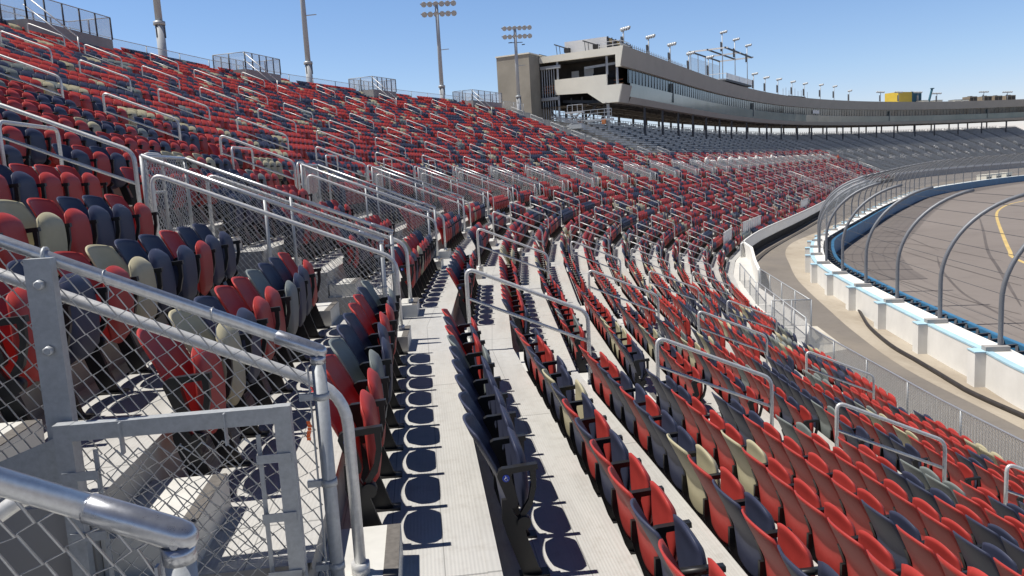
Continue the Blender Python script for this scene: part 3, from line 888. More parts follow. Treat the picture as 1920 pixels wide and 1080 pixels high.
# plate post that carries the gate and the fence rail
pc = Q(-1, .70, -1.70, -1.6)
post = empty('gate_post', pc); tag(post, 'flat galvanised plate post bolted to the sloping fence rail, left of the gate', 'post')
inv = Matrix.Translation(-pc)
def padd(nm, mb, mat):
    o = mb.build(nm, mat, post); o.matrix_parent_inverse = inv; return o
zt_ = -.225
mb = MB(); mb.bar(Q(-1, .79, -1.475, -1.95), Q(-1, .79, -1.475, zt_), .05, .10, up=(1, 0, 0)); padd('plate', mb, M['galv'])
mb = MB()
mb.prism([Q(-1, .757, -1.47, -.93), Q(-1, .757, -1.95, -1.10), Q(-1, .757, -1.95, -1.17), Q(-1, .757, -1.42, -1.17), Q(-1, .757, -1.42, -.93)], (0, -.008, 0)); padd('gusset', mb, M['galv'])
for z in (zt_ - .10, zt_ - .36):
    mb = MB(); a = Q(-1, .76, -1.47, z); mb.tube([a, a + Vector((0, -.02, 0)), a + Vector((0, -.026, 0))], .02, 6, taper=[1, 1, .7]); padd('bolt', mb, M['galv'])
mb = MB(); a = Q(-1, .85, -1.475, ftop(-1.475, True)); lp = [a + Vector((0, .034 * math.cos(t), .034 * math.sin(t))) for t in np.linspace(0, 2 * math.pi, 16)]
mb.tube(lp, .008, 6, 0, False); padd('pipe_clamp', mb, M['galv'])
# orange ribbon on the gate latch
mb = MB(); a = Q(-1, .82, -.53, -.98)
for k in range(6):
    p = a + Vector((.003 * math.sin(k), 0, -.014 * k)); mb.face([p, p + Vector((.016, .004, -.002)), p + Vector((.016 + .003 * math.sin(k + 1), .006, -.016)), p + Vector((.003 * math.sin(k + 1), .002, -.014))])
tag(mb.build('ribbon', M['orange']), 'short torn orange ribbon tied to the end post of the gate fence', 'ribbon')

# ------------------------------------------------------------------ front of the stand: chain link, landing, slatted parapet
XF, ZF = 11.12, -5.80
ff = empty('front_fence', P(10, XF, -6.6)); tag(ff, 'low chain link fence along the lowest seat row beside the access road', 'fence')
inv = Matrix.Translation(-ff.location)
S_A, S_B = -4., 27.8
def fadd(nm, mb, mat, par=ff, iv=None):
    o = mb.build(nm, mat, par); o.matrix_parent_inverse = iv or inv; return o
mb = MB(); mb.tube([P(s, XF, ZF) for s in np.arange(S_A, S_B, 1.)] + [P(S_B, XF, ZF)], .024, 8); fadd('top_rail', mb, M['pipe'])
for s in np.arange(S_A, S_B + .1, 2.65):
    mb = MB(); mb.tube([P(s, XF, -6.68), P(s, XF, ZF)], .024, 8); fadd('post', mb, M['galv'])
mb = MB()
chain(mb, lambda u, v: (P(S_A + u, XF, ZF - .01 - v), Vector((1, 0, 0))), S_B - S_A, .86, .06, .085, .0072, 3, 0, 5)
fadd('chain_link', mb, M['brightwire'])
e = empty('notice', P(14.0, XF + .04, ZF)); mb = MB()
mb.box(P(14.0, XF + .05, ZF + .02), Vector((0, .26, 0)), Vector((.008, 0, 0)), Vector((0, 0, .13))); o = mb.build('board', M['tan'], e); o.matrix_parent_inverse = Matrix.Translation(-e.location)
mb = MB()
for k in range(3): mb.box(P(14.0, XF + .04, ZF + .10 - .055 * k), Vector((0, .17 - .04 * (k % 2), 0)), Vector((.004, 0, 0)), Vector((0, 0, .011)))
o = mb.build('worn_lettering', M['steel'], e); o.matrix_parent_inverse = Matrix.Translation(-e.location)
tag(e, 'small tan notice board clipped on top of the front chain link fence', 'sign')

# landing in front of the lowest row
land_in = [P(s, 11.06, 0) for s in np.arange(28.5, 62.1, 3.)]
land_out = [G(1520, 566, -5.75), G(1478, 538, -5.75), G(1424, 506, -5.75), G(1415, 486, -5.75), G(1409, 463, -5.75)]
land_out = [Vector((p.x, p.y, 0)) for p in land_out] + [P(62, 11.2, 0)]
ld = empty('landing', P(40, 12, -7.5)); tag(ld, 'pale concrete landing with solid parapet in front of the lowest seat row', 'landing')
inv = Matrix.Translation(-ld.location)
zL = -6.70 + GZ
mb = MB(); poly = [Vector((p.x, p.y, zL)) for p in land_in] + [Vector((p.x, p.y, zL)) for p in reversed(land_out)]
bm = bmesh.new(); f = bm.faces.new([bm.verts.new(p) for p in poly]); bm.normal_update()
if f.normal.z < 0: f.normal_flip()
bmesh.ops.triangulate(bm, faces=[f]); 
mb.mesh([v.co for v in bm.verts], [[v.index for v in ff_.verts] for ff_ in (bm.verts.index_update() or bm.faces)]); bm.free()
for a, b in zip(poly, poly[1:] + poly[:1]):
    mb.face([a, Vector((a.x, a.y, .05)), Vector((b.x, b.y, .05)), b])
fadd('slab', mb, M['landing'], ld, inv)
mb = MB()
for a, b in zip(land_out[2:], land_out[3:]):
    A, B = Vector((a.x, a.y, zL)), Vector((b.x, b.y, zL)); mb.bar(A + Vector((0, 0, .46)), B + Vector((0, 0, .46)), .16, .95)
fadd('parapet', mb, M['white concrete'], ld, inv)
def mesh_panel(name_e, label, a, b, zb, zt, mat='panelmesh', posts=3):
    e = empty(name_e, Vector((a.x, a.y, zb))); iv = Matrix.Translation(-e.location)
    A, B = Vector((a.x, a.y, 0)), Vector((b.x, b.y, 0)); up_ = lambda p, z: Vector((p.x, p.y, z))
    for k in range(posts):
        p = A.lerp(B, k / (posts - 1)); mb = MB(); mb.tube([up_(p, zb - .1), up_(p, zt)], .03, 8); fadd('post', mb, M['galv'], e, iv)
    mb = MB(); mb.tube([up_(A, zt), up_(B, zt)], .026, 8); fadd('top_rail', mb, M['galv'], e, iv)
    mb = MB(); mb.face([up_(A, zb), up_(B, zb), up_(B, zt), up_(A, zt)]); fadd('chain_link', mb, M[mat], e, iv)
    tag(e, label, 'fence', 'chain link panels round the landing'); return e
o0, o1, o2 = land_out[0], land_out[1], land_out[2]
mesh_panel('landing_fence', 'long chain link panel along the roadside edge of the concrete landing', o0, o2, zL, zL + 1.02, posts=5)
l0 = G(1447, 566, -5.70); 
mesh_panel('landing_fence', 'tall chain link panel across the near end of the concrete landing', o0 + Vector((0, -.05, 0)), Vector((l0.x, l0.y, 0)), zL - .35, zL + 1.05, posts=3)
i0 = land_in[0]; mesh_panel('landing_fence', 'chain link panel with gate posts between lowest seats and landing', P(28.2, 11.12, 0), P(38, 11.3, 0), zL, zL + 1.1, posts=6)
mesh_panel('landing_fence', 'bright chain link panel beside the far seats on the landing', P(38.6, 11.3, 0), P(47, 11.3, 0), zL, zL + 1.0, posts=4)
mb = MB(); A = G(1490, 640, -7.5)
# slatted parapet round the bend
sp = empty('slatted_parapet', P(90, 11.2, -6.6)); tag(sp, 'white slatted parapet with dark base along the curved front of the far seats', 'parapet')
inv = Matrix.Translation(-sp.location)
mb = MB(); ss = np.arange(60, I_RED * PITCH + S0, 3.93)
for a, b in zip(ss[:-1], ss[1:]):
    mb.bar(P(a, XF + .12, ZF), P(b, XF + .12, ZF), .1, .07)
fadd('cap_rail', mb, M['white'], sp, inv)
mb = MB()
for k, s in enumerate(np.arange(60, 215, .5)):
    a = P(s, XF + .1, ZF - .04); d = (P(s + .1, XF, 0) - P(s, XF, 0)).normalized(); wv = .13
    mb.box(a + Vector((0, 0, -.42)), d * wv, Vector((-d.y, d.x, 0)) * .02, Vector((0, 0, .41)))
o = fadd('slat', mb, M['white'], sp, inv); o['kind'] = 'stuff'
for (sa, sb, k) in ((61.5, 66.5, 0), (72, 80, 1), (103, 109, 2)):
    e = empty('slatted_screen', P(sa, 9.9, tz(13))); iv = Matrix.Translation(-e.location); mb = MB()
    for s in np.arange(sa, sb, .75):
        d = (P(s + .1, 10, 0) - P(s, 10, 0)).normalized(); mb.box(P(s, 9.95, tz(13) + .62), d * .23, Vector((-d.y, d.x, 0)) * .02, Vector((0, 0, .55)))
    fadd('slat_panel', mb, M['white'], e, iv)
    mb = MB(); mb.bar(P(sa - .3, 9.95, tz(13) + 1.22), P(sb, 9.95, tz(13) + 1.22), .08, .06); fadd('top_rail', mb, M['rail'], e, iv)
    tag(e, 'white slatted screen inside the %s' % ('near end of the curved parapet', 'middle of the curved parapet', 'far part of the curved parapet')[k], 'screen', 'slatted screens among the lowest rows')
# the far stand: white capped front wall
fp = empty('front_wall', P(S0 + I_RED * PITCH + 20, 11.2, -7.5)); tag(fp, 'white capped grey front wall of the bare bleachers round the bend', 'wall'); inv = Matrix.Translation(-fp.location)
mb = MB(); ss = [S0 + k * PITCH for k in range(I_RED, LAST)]
for a, b in zip(ss[:-1], ss[1:]): mb.bar(P(a, XF + .15, ZF + .10), P(b, XF + .15, ZF + .10), .36, .5)
fadd('cap', mb, M['white'], fp, inv)
mb = MB()
for a, b in zip(ss[:-1], ss[1:]): mb.bar(P(a, XF + .15, ZF - .96), P(b, XF + .15, ZF - .96), .2, 1.6)
fadd('panel', mb, M['greywall'], fp, inv)
# long screens that divide the seating (two of them run down the slope)
for k, (i, Xa, Xb) in enumerate(((17, 3.3, 10.8), (24, 2.2, 10.8), (28, 3, 10.8))):
    a, b = V(i, Xa), V(i, Xb); za, zb = railz(Xa) + .15 + GZ, railz(Xb) + .15 + GZ
    e = empty('divider_fence', Vector((a.x, a.y, za - 1))); iv = Matrix.Translation(-e.location)
    A, B = Vector((a.x, a.y, za)), Vector((b.x, b.y, zb)); dn = Vector((0, 0, -1.0))
    mb = MB(); mb.tube([A, B], .04, 6); fadd('top_rail', mb, M['rail'], e, iv)
    for t in np.linspace(0, 1, 9):
        p = A.lerp(B, t); mb = MB(); mb.tube([p, p + dn * 1.1], .03, 5); fadd('post', mb, M['galv'], e, iv)
    mb = MB(); mb.face([A, A + dn, B + dn, B]); fadd('chain_link', mb, M['farmesh'], e, iv)
    tag(e, 'long mesh divider fence running down the seats, %s one' % ('nearest', 'middle', 'farthest')[k], 'fence', 'divider fences down the slope')

# ------------------------------------------------------------------ track wall, catch fence, hose
def path_at(path, step):
    out = [path[0]]; acc = 0
    for a, b in zip(path[:-1], path[1:]):
        L = (b - a).length
        while acc + L >= step:
            t = (step - acc) / L; a = a.lerp(b, t); L = (b - a).length; acc = 0; out.append(a)
        acc += L
    return out
def v3(p, z): return Vector((p.x, p.y, z))
WP = [p for p in WALL if p.y > -8]
tw = empty('track_wall', v3(WP[10], 0)); tag(tw, 'white buttressed concrete wall with bright blue top edge along the race track', 'wall')
inv = Matrix.Translation(-tw.location)
HW = 1.13
mb = MB(); mb2 = MB(); mb3 = MB()
out_, in_ = offset_path(WP, -.52), offset_path(WP, .34)
tr_o, tr_i = offset_path(WP, -.532), offset_path(WP, -.30)
for k in range(len(WP) - 1):
    a, b, c, d = out_[k], out_[k + 1], in_[k + 1], in_[k]
    mb.face([v3(b, 0), v3(a, 0), v3(a, HW), v3(b, HW)][::-1]); mb.face([v3(d, 0), v3(c, 0), v3(c, HW), v3(d, HW)][::-1]); mb.face([v3(a, HW), v3(d, HW), v3(c, HW), v3(b, HW)])
    a, b, c, d = tr_o[k], tr_o[k + 1], tr_i[k + 1], tr_i[k]
    mb2.face([v3(a, HW - .05), v3(b, HW - .05), v3(b, HW + .012), v3(a, HW + .012)]); mb2.face([v3(a, HW + .012), v3(b, HW + .012), v3(c, HW + .012), v3(d, HW + .012)])
fadd('barrier', mb, M['white concrete'], tw, inv); fadd('painted_edge', mb2, M['lightblue'], tw, inv)
# steel and foam barrier on the track side
sb_o, sb_i = offset_path(WP, .85), offset_path(WP, 1.05)
mb = MB()
for k in range(len(WP) - 1):
    a, b, c, d = sb_o[k], sb_o[k + 1], sb_i[k + 1], sb_i[k]
    mb.face([v3(a, 0), v3(b, 0), v3(b, HW), v3(a, HW)]); mb.face([v3(d, 0), v3(c, 0), v3(c, HW), v3(d, HW)][::-1]); mb.face([v3(a, HW), v3(d, HW), v3(c, HW), v3(b, HW)][::-1])
fadd('steel_barrier', mb, M['blue'], tw, inv)
mb = MB()
st1, st2 = offset_path(WP, .352), offset_path(WP, .85)
pa, pb = path_at(st1, .9)[:150], path_at(st2, .9)
for k in range(len(pa) - 1):
    if k < len(pb): mb.bar(v3(pa[k], HW - .25), v3(pb[min(k + 1, len(pb) - 1)], HW - .05), .08, .06); mb.bar(v3(pa[k], HW - .05), v3(pb[k], HW - .05), .1, .1)
o = fadd('strut', mb, M['steel'], tw, inv); o['kind'] = 'stuff'
_k0 = min(range(len(WALL)), key=lambda q: abs(WALL[q].y - 22.75))
POSTS = list(reversed(path_at(list(reversed(WALL[:_k0 + 1])), 4.55)[1:4])) + path_at(WALL[_k0:], 4.55)
def tangent(p):
    k = min(range(len(WALL) - 1), key=lambda q: (WALL[q] - p).length); t = (WALL[k + 1] - WALL[max(k - 1, 0)]).normalized(); return t
cf = empty('catch_fence', v3(POSTS[0], HW)); tag(cf, 'tall catch fence of curved grey posts and cables leaning over the race track', 'fence'); invc = Matrix.Translation(-cf.location)
def cpost(p, t, fr):
    """fraction along the post -> point"""
    n = Vector((t.y, -t.x, 0)); n = n.normalized(); out = []
    for f in fr:
        if f < .34: out.append(v3(p, HW - .5) + n * .02 + Vector((0, 0, f / .34 * 2.0)))
        else:
            a = (f - .34) / .66 * 1.36; out.append(v3(p, HW + 1.5) + n * (.02 + 2.95 * (1 - math.cos(a)) / (1 - math.cos(1.36)) * 1.0) + Vector((0, 0, 3.10 * math.sin(a) / math.sin(1.36))))
    return out
FR = np.linspace(0, 1, 22)
cab = []
for k, p in enumerate(POSTS[:72]):
    t = tangent(p); n = Vector((t.y, -t.x, 0))
    but = MB(); q = v3(p, 0) - n * .66 - Vector((t.x, t.y, 0)) * .05
    if k < 30:
        but.box(q + Vector((0, 0, HW / 2 - .012)), n * .19, Vector((t.x, t.y, 0)) * .27, Vector((0, 0, HW / 2 - .012)))
        fadd('buttress', but, M['white concrete'], tw, inv); cap = MB(); cap.box(q + Vector((0, 0, HW)), n * .205, Vector((t.x, t.y, 0)) * .285, Vector((0, 0, .02))); fadd('painted_edge', cap, M['lightblue'], tw, inv)
        bx = MB(); bx.box(v3(p, HW + .085) - n * .16 - Vector((t.x, t.y, 0)) * .12, n * .36, Vector((t.x, t.y, 0)) * .16, Vector((0, 0, .07))); fadd('post_anchor', bx, M['greywall'], cf, invc)
    mb = MB(); pts = cpost(p, t, FR); mb.tube(pts, .075 if k < 14 else .07, 10 if k < 14 else 6)
    fadd('post', mb, M['fencepost'], cf, invc); cab.append(pts)
for f in (5, 8, 10, 12, 14, 16, 18, 20):
    mb = MB(); mb.tube([c[f] + Vector((.0, 0, .0)) for c in cab], .009, 4, 0, False); fadd('cable', mb, M['steel'], cf, invc)
mb = MB()
mbf = MB()
for q, (a, b) in enumerate(zip(cab[8:-1], cab[9:])):
    for f in range(4, 21): (mb if q < 8 else mbf).face([a[f], b[f], b[f + 1], a[f + 1]])
fadd('mesh', mb, M['thinmesh'], cf, invc)
fadd('mesh', mbf, M['panelmesh'], cf, invc)
hp = [Vector(p) for p in [(32.0, 61.6), (30.2, 59.2), (26.7, 52.3), (23.75, 45.4), (22.5, 41.2), (21.9, 38.6), (21.2, 36.8), (20.0, 34.2), (18.85, 31.6), (17.75, 28.3), (17.25, 26.0), (16.85, 24.2), (16.55, 22.9), (16.3, 21.5), (15.9, 17), (14.8, 9)]]
hp = catmull(hp, 6); mb = MB(); mb.tube([v3(p, .085) for p in hp], .075, 8)
tag(mb.build('hose', M['rubber']), 'thick black hose snaking along the sandy apron beside the white track wall', 'hose')
pad = gp([(1440, 655), (1500, 640), (1523, 612), (1532, 612), (1590, 655), (1520, 668)]); sheet('concrete_pad', pad, .012, 'patch')
mb = MB(); mb.tube([G(1530, 622, -7.42), G(1540, 632, -7.42), G(1530, 641, -7.42)], .05, 6); tag(mb.build('cable_loop', M['rubber']), 'bent black cable end lying on the pale concrete pad', 'cable')
gb = MB()
for k in range(3):
    p = POSTS[38 + k]; t = tangent(p); n = Vector((t.y, -t.x, 0)); gb = MB(); c = v3(p, .9) - n * 2.6
    gb.box(c, n * .9, Vector((t.x, t.y, 0)) * 1.3, Vector((0, 0, .9))); gb.box(c + Vector((0, 0, .93)), n * .95, Vector((t.x, t.y, 0)) * 1.35, Vector((0, 0, .05)))
    gb.box(c + n * .91 + Vector((0, 0, .1)), n * .02, Vector((t.x, t.y, 0)) * .9, Vector((0, 0, .35)), 1)
    tag(gb.build('service_hut', [M['cream'], M['steel']]), 'small cream service hut behind the far blue wall, %s of the cluster' % ('nearest', 'middle', 'farthest')[k], 'hut', 'service huts behind the far wall')

# ------------------------------------------------------------------ top of the stand: mesh fence, platforms, floodlight poles
tf = empty('top_fence', P(40, -21.2, 7)); tag(tf, 'light mesh fence along the back edge of the top seat row', 'fence'); inv = Matrix.Translation(-tf.location)
XT = edge(NLO - 1) - .05; zT0, zT1 = tz(NLO), tz(NLO) + 1.25
ss = np.arange(18, S0 + I_GREY * PITCH + .1, PITCH / 3)
mb = MB(); mb.tube([P(s, XT, zT1) for s in ss], .02, 5); fadd('top_rail', mb, M['galv'], tf, inv)
for s in np.arange(18, 97, 2.62):
    mb = MB(); mb.tube([P(s, XT, zT0), P(s, XT, zT1)], .03, 5); fadd('post', mb, M['galv'], tf, inv)
mb = MB()
for a, b in zip(ss[:-1], ss[1:]): mb.face([P(a, XT, zT0 - .2), P(b, XT, zT0 - .2), P(b, XT, zT1), P(a, XT, zT1)])
fadd('chain_link', mb, M['topmesh'], tf, inv)
tf2 = empty('top_fence', P(120, -18, 6)); tag(tf2, 'dark mesh fence along the top of the bare rows below the suite building', 'fence'); inv2 = Matrix.Translation(-tf2.location)
X2 = edge(NLO + 3) - .05; z2 = tz(NLO + 4); ss = [S0 + PITCH * (k + .0) for k in range(I_GREY, LAST)]
mb = MB()
for a, b in zip(ss[:-1], ss[1:]): mb.bar(P(a, X2, z2 + 1.05), P(b, X2, z2 + 1.05), .05, .06); mb.bar(P(a, X2, z2 + .5), P(b, X2, z2 + .5), .04, .04)
fadd('top_rail', mb, M['steel'], tf2, inv2)
mb = MB()
for s in np.arange(S0 + I_GREY * PITCH, S0 + (LAST - 1) * PITCH, 1.3): mb.bar(P(s, X2, z2 - .2), P(s, X2, z2 + 1.05), .07, .07, up=(1, 0, 0))
o = fadd('post', mb, M['steel'], tf2, inv2); o['kind'] = 'stuff'
for k, (sa, sb) in enumerate(((35.0, 40.2), (51.2, 54.7), (65.8, 69.0), (82., 88.5))):
    c = P((sa + sb) / 2, -20.5, tz(NLO)); e = empty('viewing_platform', c); iv = Matrix.Translation(-c)
    z0, zf, z1 = tz(-24), tz(NLO) + .78, tz(NLO) + 1.90
    F_, B_ = -20.9, -23.4
    a, b, c2, d = P(sa, F_, 0), P(sb, F_, 0), P(sb, B_, 0), P(sa, B_, 0)
    mb = MB(); mb.hexa([v3(p, z0 + GZ) for p in (d, a, b, c2)][::-1] + [v3(p, zf + GZ) for p in (d, a, b, c2)][::-1]); fadd('base_wall', mb, M['greywall'], e, iv)
    for (p, q, nseg) in ((a, b, 5), (a, d, 2), (b, c2, 2), (d, c2, 5)):
        mb = MB()
        for j in range(nseg):
            u, w_ = p.lerp(q, (j + .04) / nseg), p.lerp(q, (j + .96) / nseg)
            mb.face([v3(u, zf + .08 + GZ), v3(w_, zf + .08 + GZ), v3(w_, z1 - .05 + GZ), v3(u, z1 - .05 + GZ)])
        fadd('guard_panel', mb, M['clearpanel'], e, iv)
        for j in range(nseg):
            u = p.lerp(q, j / nseg); mb = MB(); mb.tube([v3(u, zf + GZ), v3(u, z1 + GZ)], .045, 6); fadd('post', mb, M['steel'], e, iv)
        mb = MB(); mb.tube([v3(p, z1 + GZ), v3(q, z1 + GZ)], .03, 6); fadd('top_rail', mb, M['galv'], e, iv)
    for (X, s0_, s1_) in ((-20.6, sa - 2.2, sa),):
        mb = MB(); mb.tube([P(s1_, -18.6, railz(-18.6) + .1), P(s1_, -21., z1)], .032, 6); mb.tube([P(s1_, -18.6, railz(-18.6) - .35), P(s1_, -21., z1 - .5)], .028, 6); mb.tube([P(s1_, -18.6, tz(-22)), P(s1_, -18.6, railz(-18.6) + .1)], .032, 6)
        fadd('stair_rail', mb, M['rail'], e, iv)
    tag(e, 'raised grey viewing platform with glazed guard on the top row, %s from the left' % ordw(k + 1), 'platform', 'viewing platforms on the top row')
def lamp(mb_h, mb_l, c, aim, r=.32):
    """a round floodlight head: dark hood and bright face"""
    aim = Vector(aim).normalized(); c = Vector(c)
    mb_h.tube([c - aim * .34, c - aim * .22, c - aim * .02, c + aim * .06], r, 10, 0, True, True, [.35, .8, 1, 1.03])
    mb_l.tube([c + aim * .055, c + aim * .085], r * .93, 10, 0)
def flood(k, s, ztop, zc, lights):
    b = P(s, -24.3, 6.0); e = empty('floodlight_pole', b); iv = Matrix.Translation(-b)
    zb = 5.6; nx, dy = frame(int((s - S0) / PITCH))
    col = lambda z: P(s, -24.3, z)
    mb = MB(); mb.tube([col(zc), col((zc + ztop) / 2), col(ztop)], .225, 14, taper=[1, .92, .8]); fadd('pole', mb, M['polegrey'], e, iv)
    mb = MB(); mb.tube([col(zb), col(zc)], .28, 12); fadd('pole_base', mb, M['polegrey'], e, iv)
    mb = MB(); mb.tube([col(zc - .1), col(zc + .12)], .37, 14); fadd('collar', mb, M['galv'], e, iv)
    mb = MB()
    for q in range(3):
        a = q * 2.1; mb.bar(col(zc - .9) + Vector((math.cos(a), math.sin(a), 0)) * .29, col(zc - .1) + Vector((math.cos(a), math.sin(a), 0)) * .29, .1, .08)
    fadd('bracket', mb, M['steel'], e, iv)
    mb = MB(); mb.bar(col(zc + 3.9), col(zc + 3.9) + nx * 1.1 + dy * .2, .12, .06); fadd('step_bracket', mb, M['galv'], e, iv)
    if lights:
        face = (nx * .5 + dy * -.8 + Vector((0, 0, -.5))).normalized(); arm = (nx * .85 + dy * .5).normalized()
        for row, dz in ((0, 0.), (1, -1.05)):
            c = col(ztop + dz - .15); mb = MB(); mb.bar(c - arm * 1.75, c + arm * 1.75, .12, .12); fadd('crossarm', mb, M['galv'], e, iv)
            for j in range(6):
                hb, lb = MB(), MB(); lamp(hb, lb, c + arm * (-1.6 + .64 * j) + nx * .3 - Vector((0, 0, .08)), face, .30)
                o = fadd('lamp_head', hb, M['galv'], e, iv); o2 = lb.build('lamp_face', M['lampwhite'], o); o2.matrix_parent_inverse = iv
        if k == 3:
            c = col(ztop - 2.0); mb = MB(); mb.bar(c - arm * .9, c + arm * .9, .08, .08); mb.bar(c - arm * .9, c - arm * .9 + nx * .5, .12, .1); mb.bar(c + arm * .8 - Vector((0, 0, .3)), c + arm * .8 + nx * .4 - Vector((0, 0, .3)), .12, .1)
            fadd('speaker_bracket', mb, M['steel'], e, iv)
    tag(e, ['thick grey floodlight pole at the left cut off by the sky edge', 'grey floodlight pole rising between the second platform and the third', 'floodlight pole with double lamp row standing clear in the sky', 'floodlight pole in front of the concrete stair tower'][k], 'floodlight pole', 'tall floodlight poles behind the top row')
flood(0, 47.9, 20.5, 10.75, True); flood(1, 62.0, 20.0, 10.2, True); flood(2, 81.25, 18.75, 9.8, True); flood(3, 99.6, 18.5, 9.7, True)

# ------------------------------------------------------------------ press box building over the upper rows
SB0, SB1 = 107.5, 376.
bs = [SB0] + [S0 + PITCH / 2 * k for k in range(25, 94) if SB0 + 1 < S0 + PITCH / 2 * k < SB1]
pb_ = empty('suite_building', P(120, -18, 8)); tag(pb_, 'long curved taupe suite building with a strip of windows, raised on columns over the stand', 'building'); inv = Matrix.Translation(-pb_.location)
def badd(nm, mb, mat, par=None):
    o = mb.build(nm, mat, par or pb_); o.matrix_parent_inverse = inv if par is None else inv; return o
def strip(mb, ss, a, b, mi=0, uv=False):
    for s, t in zip(ss[:-1], ss[1:]):
        mb.face([P(s, *b), P(t, *b), P(t, *a), P(s, *a)], mi)
def prof(nm, ss, pts, mat, mi=None):
    mb = MB()
    for a, b in zip(pts[:-1], pts[1:]): strip(mb, ss, a, b)
    return badd(nm, mb, mat)
late = [111.7] + [s for s in bs if s > 112.5]
prof('upper_fascia', bs, [(-12.95, 15.60), (-12.55, 15.60), (-13.0, 13.12), (-13.5, 13.08)], M['stucco'])
prof('parapet_back', bs, [(-12.95, 15.35), (-12.95, 15.60)], M['stucco'])
prof('window_band', late, [(-13.46, 13.10), (-13.52, 11.20)], M['glass'])
prof('spandrel_glass', late, [(-13.5, 11.20), (-13.18, 11.17), (-13.30, 9.35)], M['spandrel'])
prof('lower_fascia', late, [(-13.30, 9.35), (-13.12, 9.33), (-13.52, 8.50), (-14.6, 8.48)], M['stucco'])
prof('corner_fascia', [SB0 + .3, 109.7, 111.7], [(-13.6, 10.76), (-12.92, 10.76), (-13.52, 8.50), (-14.6, 8.47)], M['stucco'])
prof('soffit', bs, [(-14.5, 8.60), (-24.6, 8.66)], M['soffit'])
prof('roof_deck', bs, [(-24.7, 15.38), (-12.9, 15.36)], M['stucco'])
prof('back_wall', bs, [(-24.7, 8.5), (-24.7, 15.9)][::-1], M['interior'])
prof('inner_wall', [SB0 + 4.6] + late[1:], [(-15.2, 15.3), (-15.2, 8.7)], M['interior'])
mb = MB()
s = 112.1
while s < SB1 - 4:
    d = (P(s + .2, -13, 0) - P(s, -13, 0)).normalized(); n = Vector((d.y, -d.x, 0))
    mb.box((P(s, -13.46, 13.10) + P(s, -13.50, 11.20)) / 2, d * .03, n * .05, Vector((0, 0, .95)))
    s += 1.55
strip(mb, late, (-13.40, 11.26), (-13.40, 11.19)); strip(mb, late, (-13.38, 13.13), (-13.38, 13.06))
badd('mullion', mb, M['mullion'])
for k, s in enumerate((134., 196., 290., 338.)):
    mb = MB(); d = (P(s + .2, -13, 0) - P(s, -13, 0)).normalized(); n = Vector((d.y, -d.x, 0))
    mb.box((P(s, -13.3, 12.9) + P(s, -13.2, 9.5)) / 2, d * .13, n * .16, Vector((0, 0, 1.5))); badd('pier', mb, M['mullion'])
# pale blanked panes and hung boards as in the photograph
for s0_, s1_ in ((243., 247.5),):
    mb = MB(); strip(mb, [s0_, s1_], (-13.34, 12.6), (-13.34, 11.65)); badd('boarded_pane', mb, M['white'])
mb = MB()
for s in np.arange(112.5, 374., 3.93):
    mb.bar(P(s, -14.6, 8.50), P(s, -24.3, 8.54), .22, .2)
for X in (-15.2, -17.8, -20.8, -23.6):
    for a, b in zip(bs[:-1], bs[1:]): mb.bar(P(a, X, 8.52), P(b, X, 8.52), .16, .16)
badd('soffit_beam', mb, M['steel'])
def s_at(a, b, X):
    d = fw * FPX + cr * (a - 960) - cu * (b - 540); az = math.atan2(d.x, d.y)
    best = min(np.arange(95, 372, .25), key=lambda s: abs(math.atan2(P(s, X, 0).x, P(s, X, 0).y) - az)); return float(best)
def treadz(X): return tz(math.ceil((X - edge(0)) / .83))
cols = [(1168, 262)] + [(x, 268) for x in (1210, 1243, 1273, 1300, 1325, 1350, 1372, 1400, 1438, 1465, 1495, 1522, 1550, 1580, 1610, 1643, 1676, 1715, 1752, 1796, 1840, 1886)]
for k, (a, b) in enumerate(cols):
    X = -14.0 if k else -15.3
    s = s_at(a, b, X) if k else SB0 + .9
    mb = MB(); mb.bar(P(s, X, treadz(X)), P(s, X, 8.45), .30 if k else .36, .30 if k else .36, up=(1, 0, 0)); badd('column', mb, M['steel'] if k else M['galv'])
for s in np.arange(112, 372, PITCH):
    mb = MB(); mb.bar(P(s, -22.9, 3.5), P(s, -22.9, 8.55), .34, .34, up=(1, 0, 0)); badd('rear_column', mb, M['steel'])
# --- end wall facing the camera
def E(L, z, ds=0.): return P(SB0 + ds, -12.9 - L, z)
nE = (P(SB0, -13, 0) - P(SB0 + .4, -13, 0)); nE = Vector((nE.x, nE.y, 0)).normalized()
mb = MB(); mb.prism([E(11.8, 15.45), E(-.33, 15.62), E(.17, 13.02), E(.80, 13.02), E(.80, 14.62), E(11.8, 14.62)], -nE * .45); badd('end_fascia', mb, M['cream'])
mb = MB(); mb.prism([E(9.6, 12.2), E(2.1, 12.2), E(2.1, 10.78), E(.02, 10.78), E(.60, 8.49), E(2.8, 8.49), E(4.95, 10.02), E(9.6, 10.2)], -nE * .35); badd('balcony_wall', mb, M['cream'])
mb = MB(); mb.face([E(9.6, 10.3), E(.6, 10.3), E(.6, 10.3, 4.6), E(9.6, 10.3, 4.6)]); mb.face([E(11.7, 14.66, .4), E(.5, 14.66, .4), E(.5, 14.66, 4.6), E(11.7, 14.66, 4.6)]); badd('balcony_slab', mb, M['soffit'])
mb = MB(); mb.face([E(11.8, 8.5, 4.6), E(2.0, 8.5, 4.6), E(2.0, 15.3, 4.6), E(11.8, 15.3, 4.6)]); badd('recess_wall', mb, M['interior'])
for L0, L1, z0_, z1_ in ((8.9, 7.8, 11.2, 13.6), (7.0, 5.6, 10.6, 13.7)):
    mb = MB(); mb.box((E(L0, z0_, 4.5) + E(L1, z1_, 4.5)) / 2, (E(L0, 0) - E(L1, 0)) / 2, nE * .03, Vector((0, 0, (z1_ - z0_) / 2))); badd('pale_panel', mb, M['white'])
